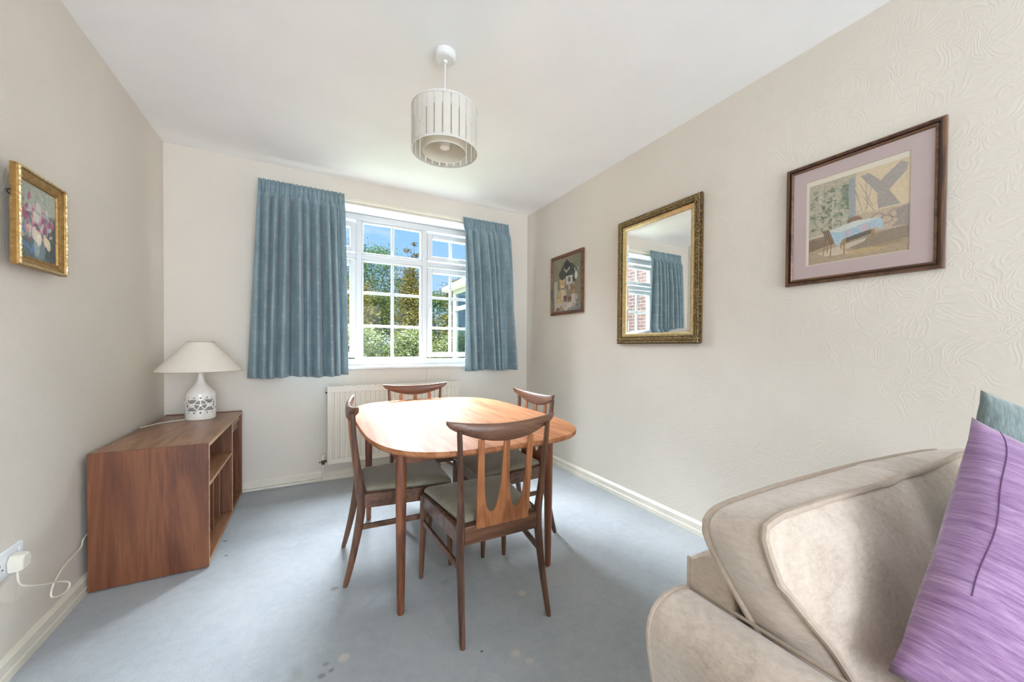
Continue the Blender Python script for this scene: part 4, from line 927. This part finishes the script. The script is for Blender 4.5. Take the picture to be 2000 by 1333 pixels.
# ------------------------------------------------------------------ garden beyond the window
struct('ground', MB().box(-14, 20, T + .001, 30, -.35, -.25), M_grass)
def foliage(name, label, cat, x, y, h, rx, ry, n, leaf, mat, lean=0, shape='shrub', group='shrubs and trees of the garden hedge', z0=-.25, trunk=True, holes=0.0):
    r_ = np.random.default_rng(int(abs(x * 100 + y * 10 + h)))
    root = empty(name, (x, y, z0), label=label, cat=cat, group=group)
    nc = max(14, int(n / 110)); u = r_.uniform(0, 1, nc)
    if shape == 'shrub': cz = h * (.06 + .94 * u ** .8); rad = np.sqrt(np.clip(1 - (cz / h) ** 3.5, 0.03, 1))
    elif shape == 'cone': cz = h * (.04 + .96 * u); rad = np.clip(1.08 - cz / h, .05, 1)
    else: cz = h * (.38 + .62 * u); rad = np.sqrt(np.clip(1 - ((cz / h - .69) / .34) ** 2, .05, 1))
    th = r_.uniform(0, 2 * PI, nc); rr = rad * r_.uniform(.25, 1, nc) ** .5
    C_ = np.stack([rx * rr * np.cos(th), ry * rr * np.sin(th), cz], 1); cs = r_.uniform(.6, 1.3, nc) * min(rx, h / 2) * .22
    idx = r_.integers(0, nc, n); P = C_[idx] + r_.normal(0, 1, (n, 3)) * cs[idx][:, None] * np.array([1, 1, .55]); P[:, 2] = np.clip(P[:, 2], .02, None)
    d1 = r_.normal(0, 1, (n, 3)); d1[:, 2] *= .6; d1 /= np.linalg.norm(d1, axis=1)[:, None]; d2 = r_.normal(0, 1, (n, 3)); d2 -= (d2 * d1).sum(1)[:, None] * d1; d2 /= np.linalg.norm(d2, axis=1)[:, None]
    L_ = leaf * r_.uniform(.6, 1.4, n)[:, None]; a_ = d1 * L_; b_ = d2 * L_ * .45
    V = np.concatenate([P - a_, P + b_, P + a_, P - b_], 0); F = [(i, i + n, i + 2 * n, i + 3 * n) for i in range(n)]
    me = bpy.data.meshes.new('foliage'); me.from_pydata(V.tolist(), [], F); link('foliage', me, mat, root)
    br = MB()
    br.tube([(0, 0, 0), (.03 * h, 0, h * .4), (lean, 0, h * .93)], [.03 * h ** .5 + .02, .035, .01], 7)
    for k in range(min(nc, 14)):
        c_ = C_[k]; br.tube([(.02, 0, max(.1, c_[2] * .5)), tuple(c_ * np.array([.6, .6, .9])), tuple(c_)], [.02, .012, .004], 5)
    br.build('branches', M_bark, root)
    return root
HX = [-2.6, -1.2, .2, 1.3, 2.3, 3.3, 4.3, 5.4, 6.6]
side = ['far left', 'left', 'middle left', 'middle', 'middle right', 'right', 'far right']
foliage('conifer_shrub', 'olive-gold conifer in the garden hedge behind the left panes of the centre window', 'shrub', 1.95, 7.0, 2.95, .60, .5, 16000, .030, M_leafy, shape='cone')
foliage('conifer_shrub', 'tall olive-gold conifer with sparse tip behind the centre window, right pane', 'shrub', 3.30, 7.0, 3.50, .60, .5, 16000, .030, M_leafy, shape='cone')
foliage('conifer_shrub', 'olive conifer in the garden hedge seen through the right casement', 'shrub', 4.62, 7.0, 3.2, .60, .5, 14000, .030, M_leafy)
foliage('hedge_shrub', 'rounded mixed green shrub filling the hedge between the two conifers', 'shrub', 2.62, 9.0, 2.95, .85, .5, 16000, .034, M_leafm)
foliage('hedge_shrub', 'dark green shrub behind the conservatory corner', 'shrub', 4.5, 9.0, 3.0, .8, .5, 14000, .034, M_leafg)
foliage('hedge_shrub', 'green shrub seen through the left casement beside the curtain', 'shrub', 1.0, 9.0, 2.9, .7, .5, 14000, .034, M_leafm)
foliage('thin_tree', 'thin sparse tree rising above the hedge against the blue sky', 'tree', 4.35, 11.4, 5.3, .40, .35, 1500, .034, M_leafy, shape='tree')
foliage('leafy_tree', 'fresh green tree standing behind the hedge at the left of the centre window', 'tree', 2.85, 11.4, 5.0, 1.1, .6, 20000, .036, M_leafg, shape='tree')
foliage('bramble_bush', 'low pale green bramble below the centre window, left half', 'shrub', 1.80, 5.3, 1.58, .62, .5, 15000, .026, M_leafb)
foliage('bramble_bush', 'low bramble with brown stems below the centre window, right half', 'shrub', 2.95, 5.4, 1.60, .62, .5, 15000, .026, M_leafb)
foliage('bramble_bush', 'low bramble behind the lower panes of the right casement', 'shrub', 4.1, 5.5, 1.58, .58, .5, 12000, .026, M_leafb)
foliage('bramble_bush', 'low bramble behind the left casement', 'shrub', .65, 5.3, 1.5, .58, .5, 9000, .026, M_leafb)
# neighbouring brick wall (seen in the mirror)
bw = MB().box(-1.9, -1.65, .9, 6.2, -.25, 3.4).build('brick_wall', M_brick); tag(bw, 'red-brown brick wall of the neighbouring house, reflected in the mirror', 'wall')
# conservatory
co = empty('conservatory', (3.6, 1.5, -.25), label='white-framed glass conservatory with sloping roof, outside behind the right curtain', cat='conservatory')
def cs_(mb): mb.v = [(x - 3.6, y - 1.5, z + .25) for x, y, z in mb.v]; return mb
cf = MB(); XW = 2.80
cf.box(XW, XW + .07, 2.17, 2.24, -.25, 1.93); cf.box(XW, XW + .07, .9, .97, -.25, 1.93); cf.box(XW, XW + .06, 1.30, 1.36, .55, 1.93)
cf.box(XW, XW + .06, .97, 2.17, 1.86, 1.93); cf.box(XW, XW + .06, .97, 2.17, 1.60, 1.66); cf.box(XW, XW + .06, .97, 2.17, .50, .56)
cf.box(XW + .07, 4.4, 2.17, 2.24, 1.86, 1.93); cf.box(XW + .07, 4.4, 2.17, 2.24, .5, .56)
M_cons = plain('weathered_white_frame', rgb(178, 178, 174), .5)
cs_(cf).build('frame', M_cons, co, bevel=.005)
cs_(MB().box(XW + .025, XW + .031, .97, 2.17, .56, 1.86).box(XW + .07, 4.4, 2.2, 2.206, .56, 1.86)).build('glass_panels', M_cglass, co)
cs_(MB().box(XW - .02, XW + .08, .9, 2.26, -.25, .50).box(XW + .08, 4.4, 2.16, 2.26, -.25, .5)).build('dwarf_wall', M_brick, co)
gu = MB(); gu.box(XW - .13, XW - .02, .6, 2.38, 1.91, 1.98); cs_(gu).build('gutter', M_cons, co, bevel=.015)
rf = MB(); rf.add([(XW - .04, .6, 1.99), (4.4, .6, 2.9), (4.4, 2.38, 2.9), (XW - .04, 2.38, 1.99), (XW - .04, .6, 2.02), (4.4, .6, 2.93), (4.4, 2.38, 2.93), (XW - .04, 2.38, 2.02)], [(0, 1, 2, 3), (4, 5, 6, 7), (0, 1, 5, 4), (1, 2, 6, 5), (2, 3, 7, 6), (3, 0, 4, 7)])
cs_(rf).build('roof', plain('grey_polycarbonate', rgb(170, 176, 180), .5), co)
cs_(MB().box(3.3, 3.5, 1.3, 1.42, -.25, 1.5)).build('brick_pier', M_brick, co)
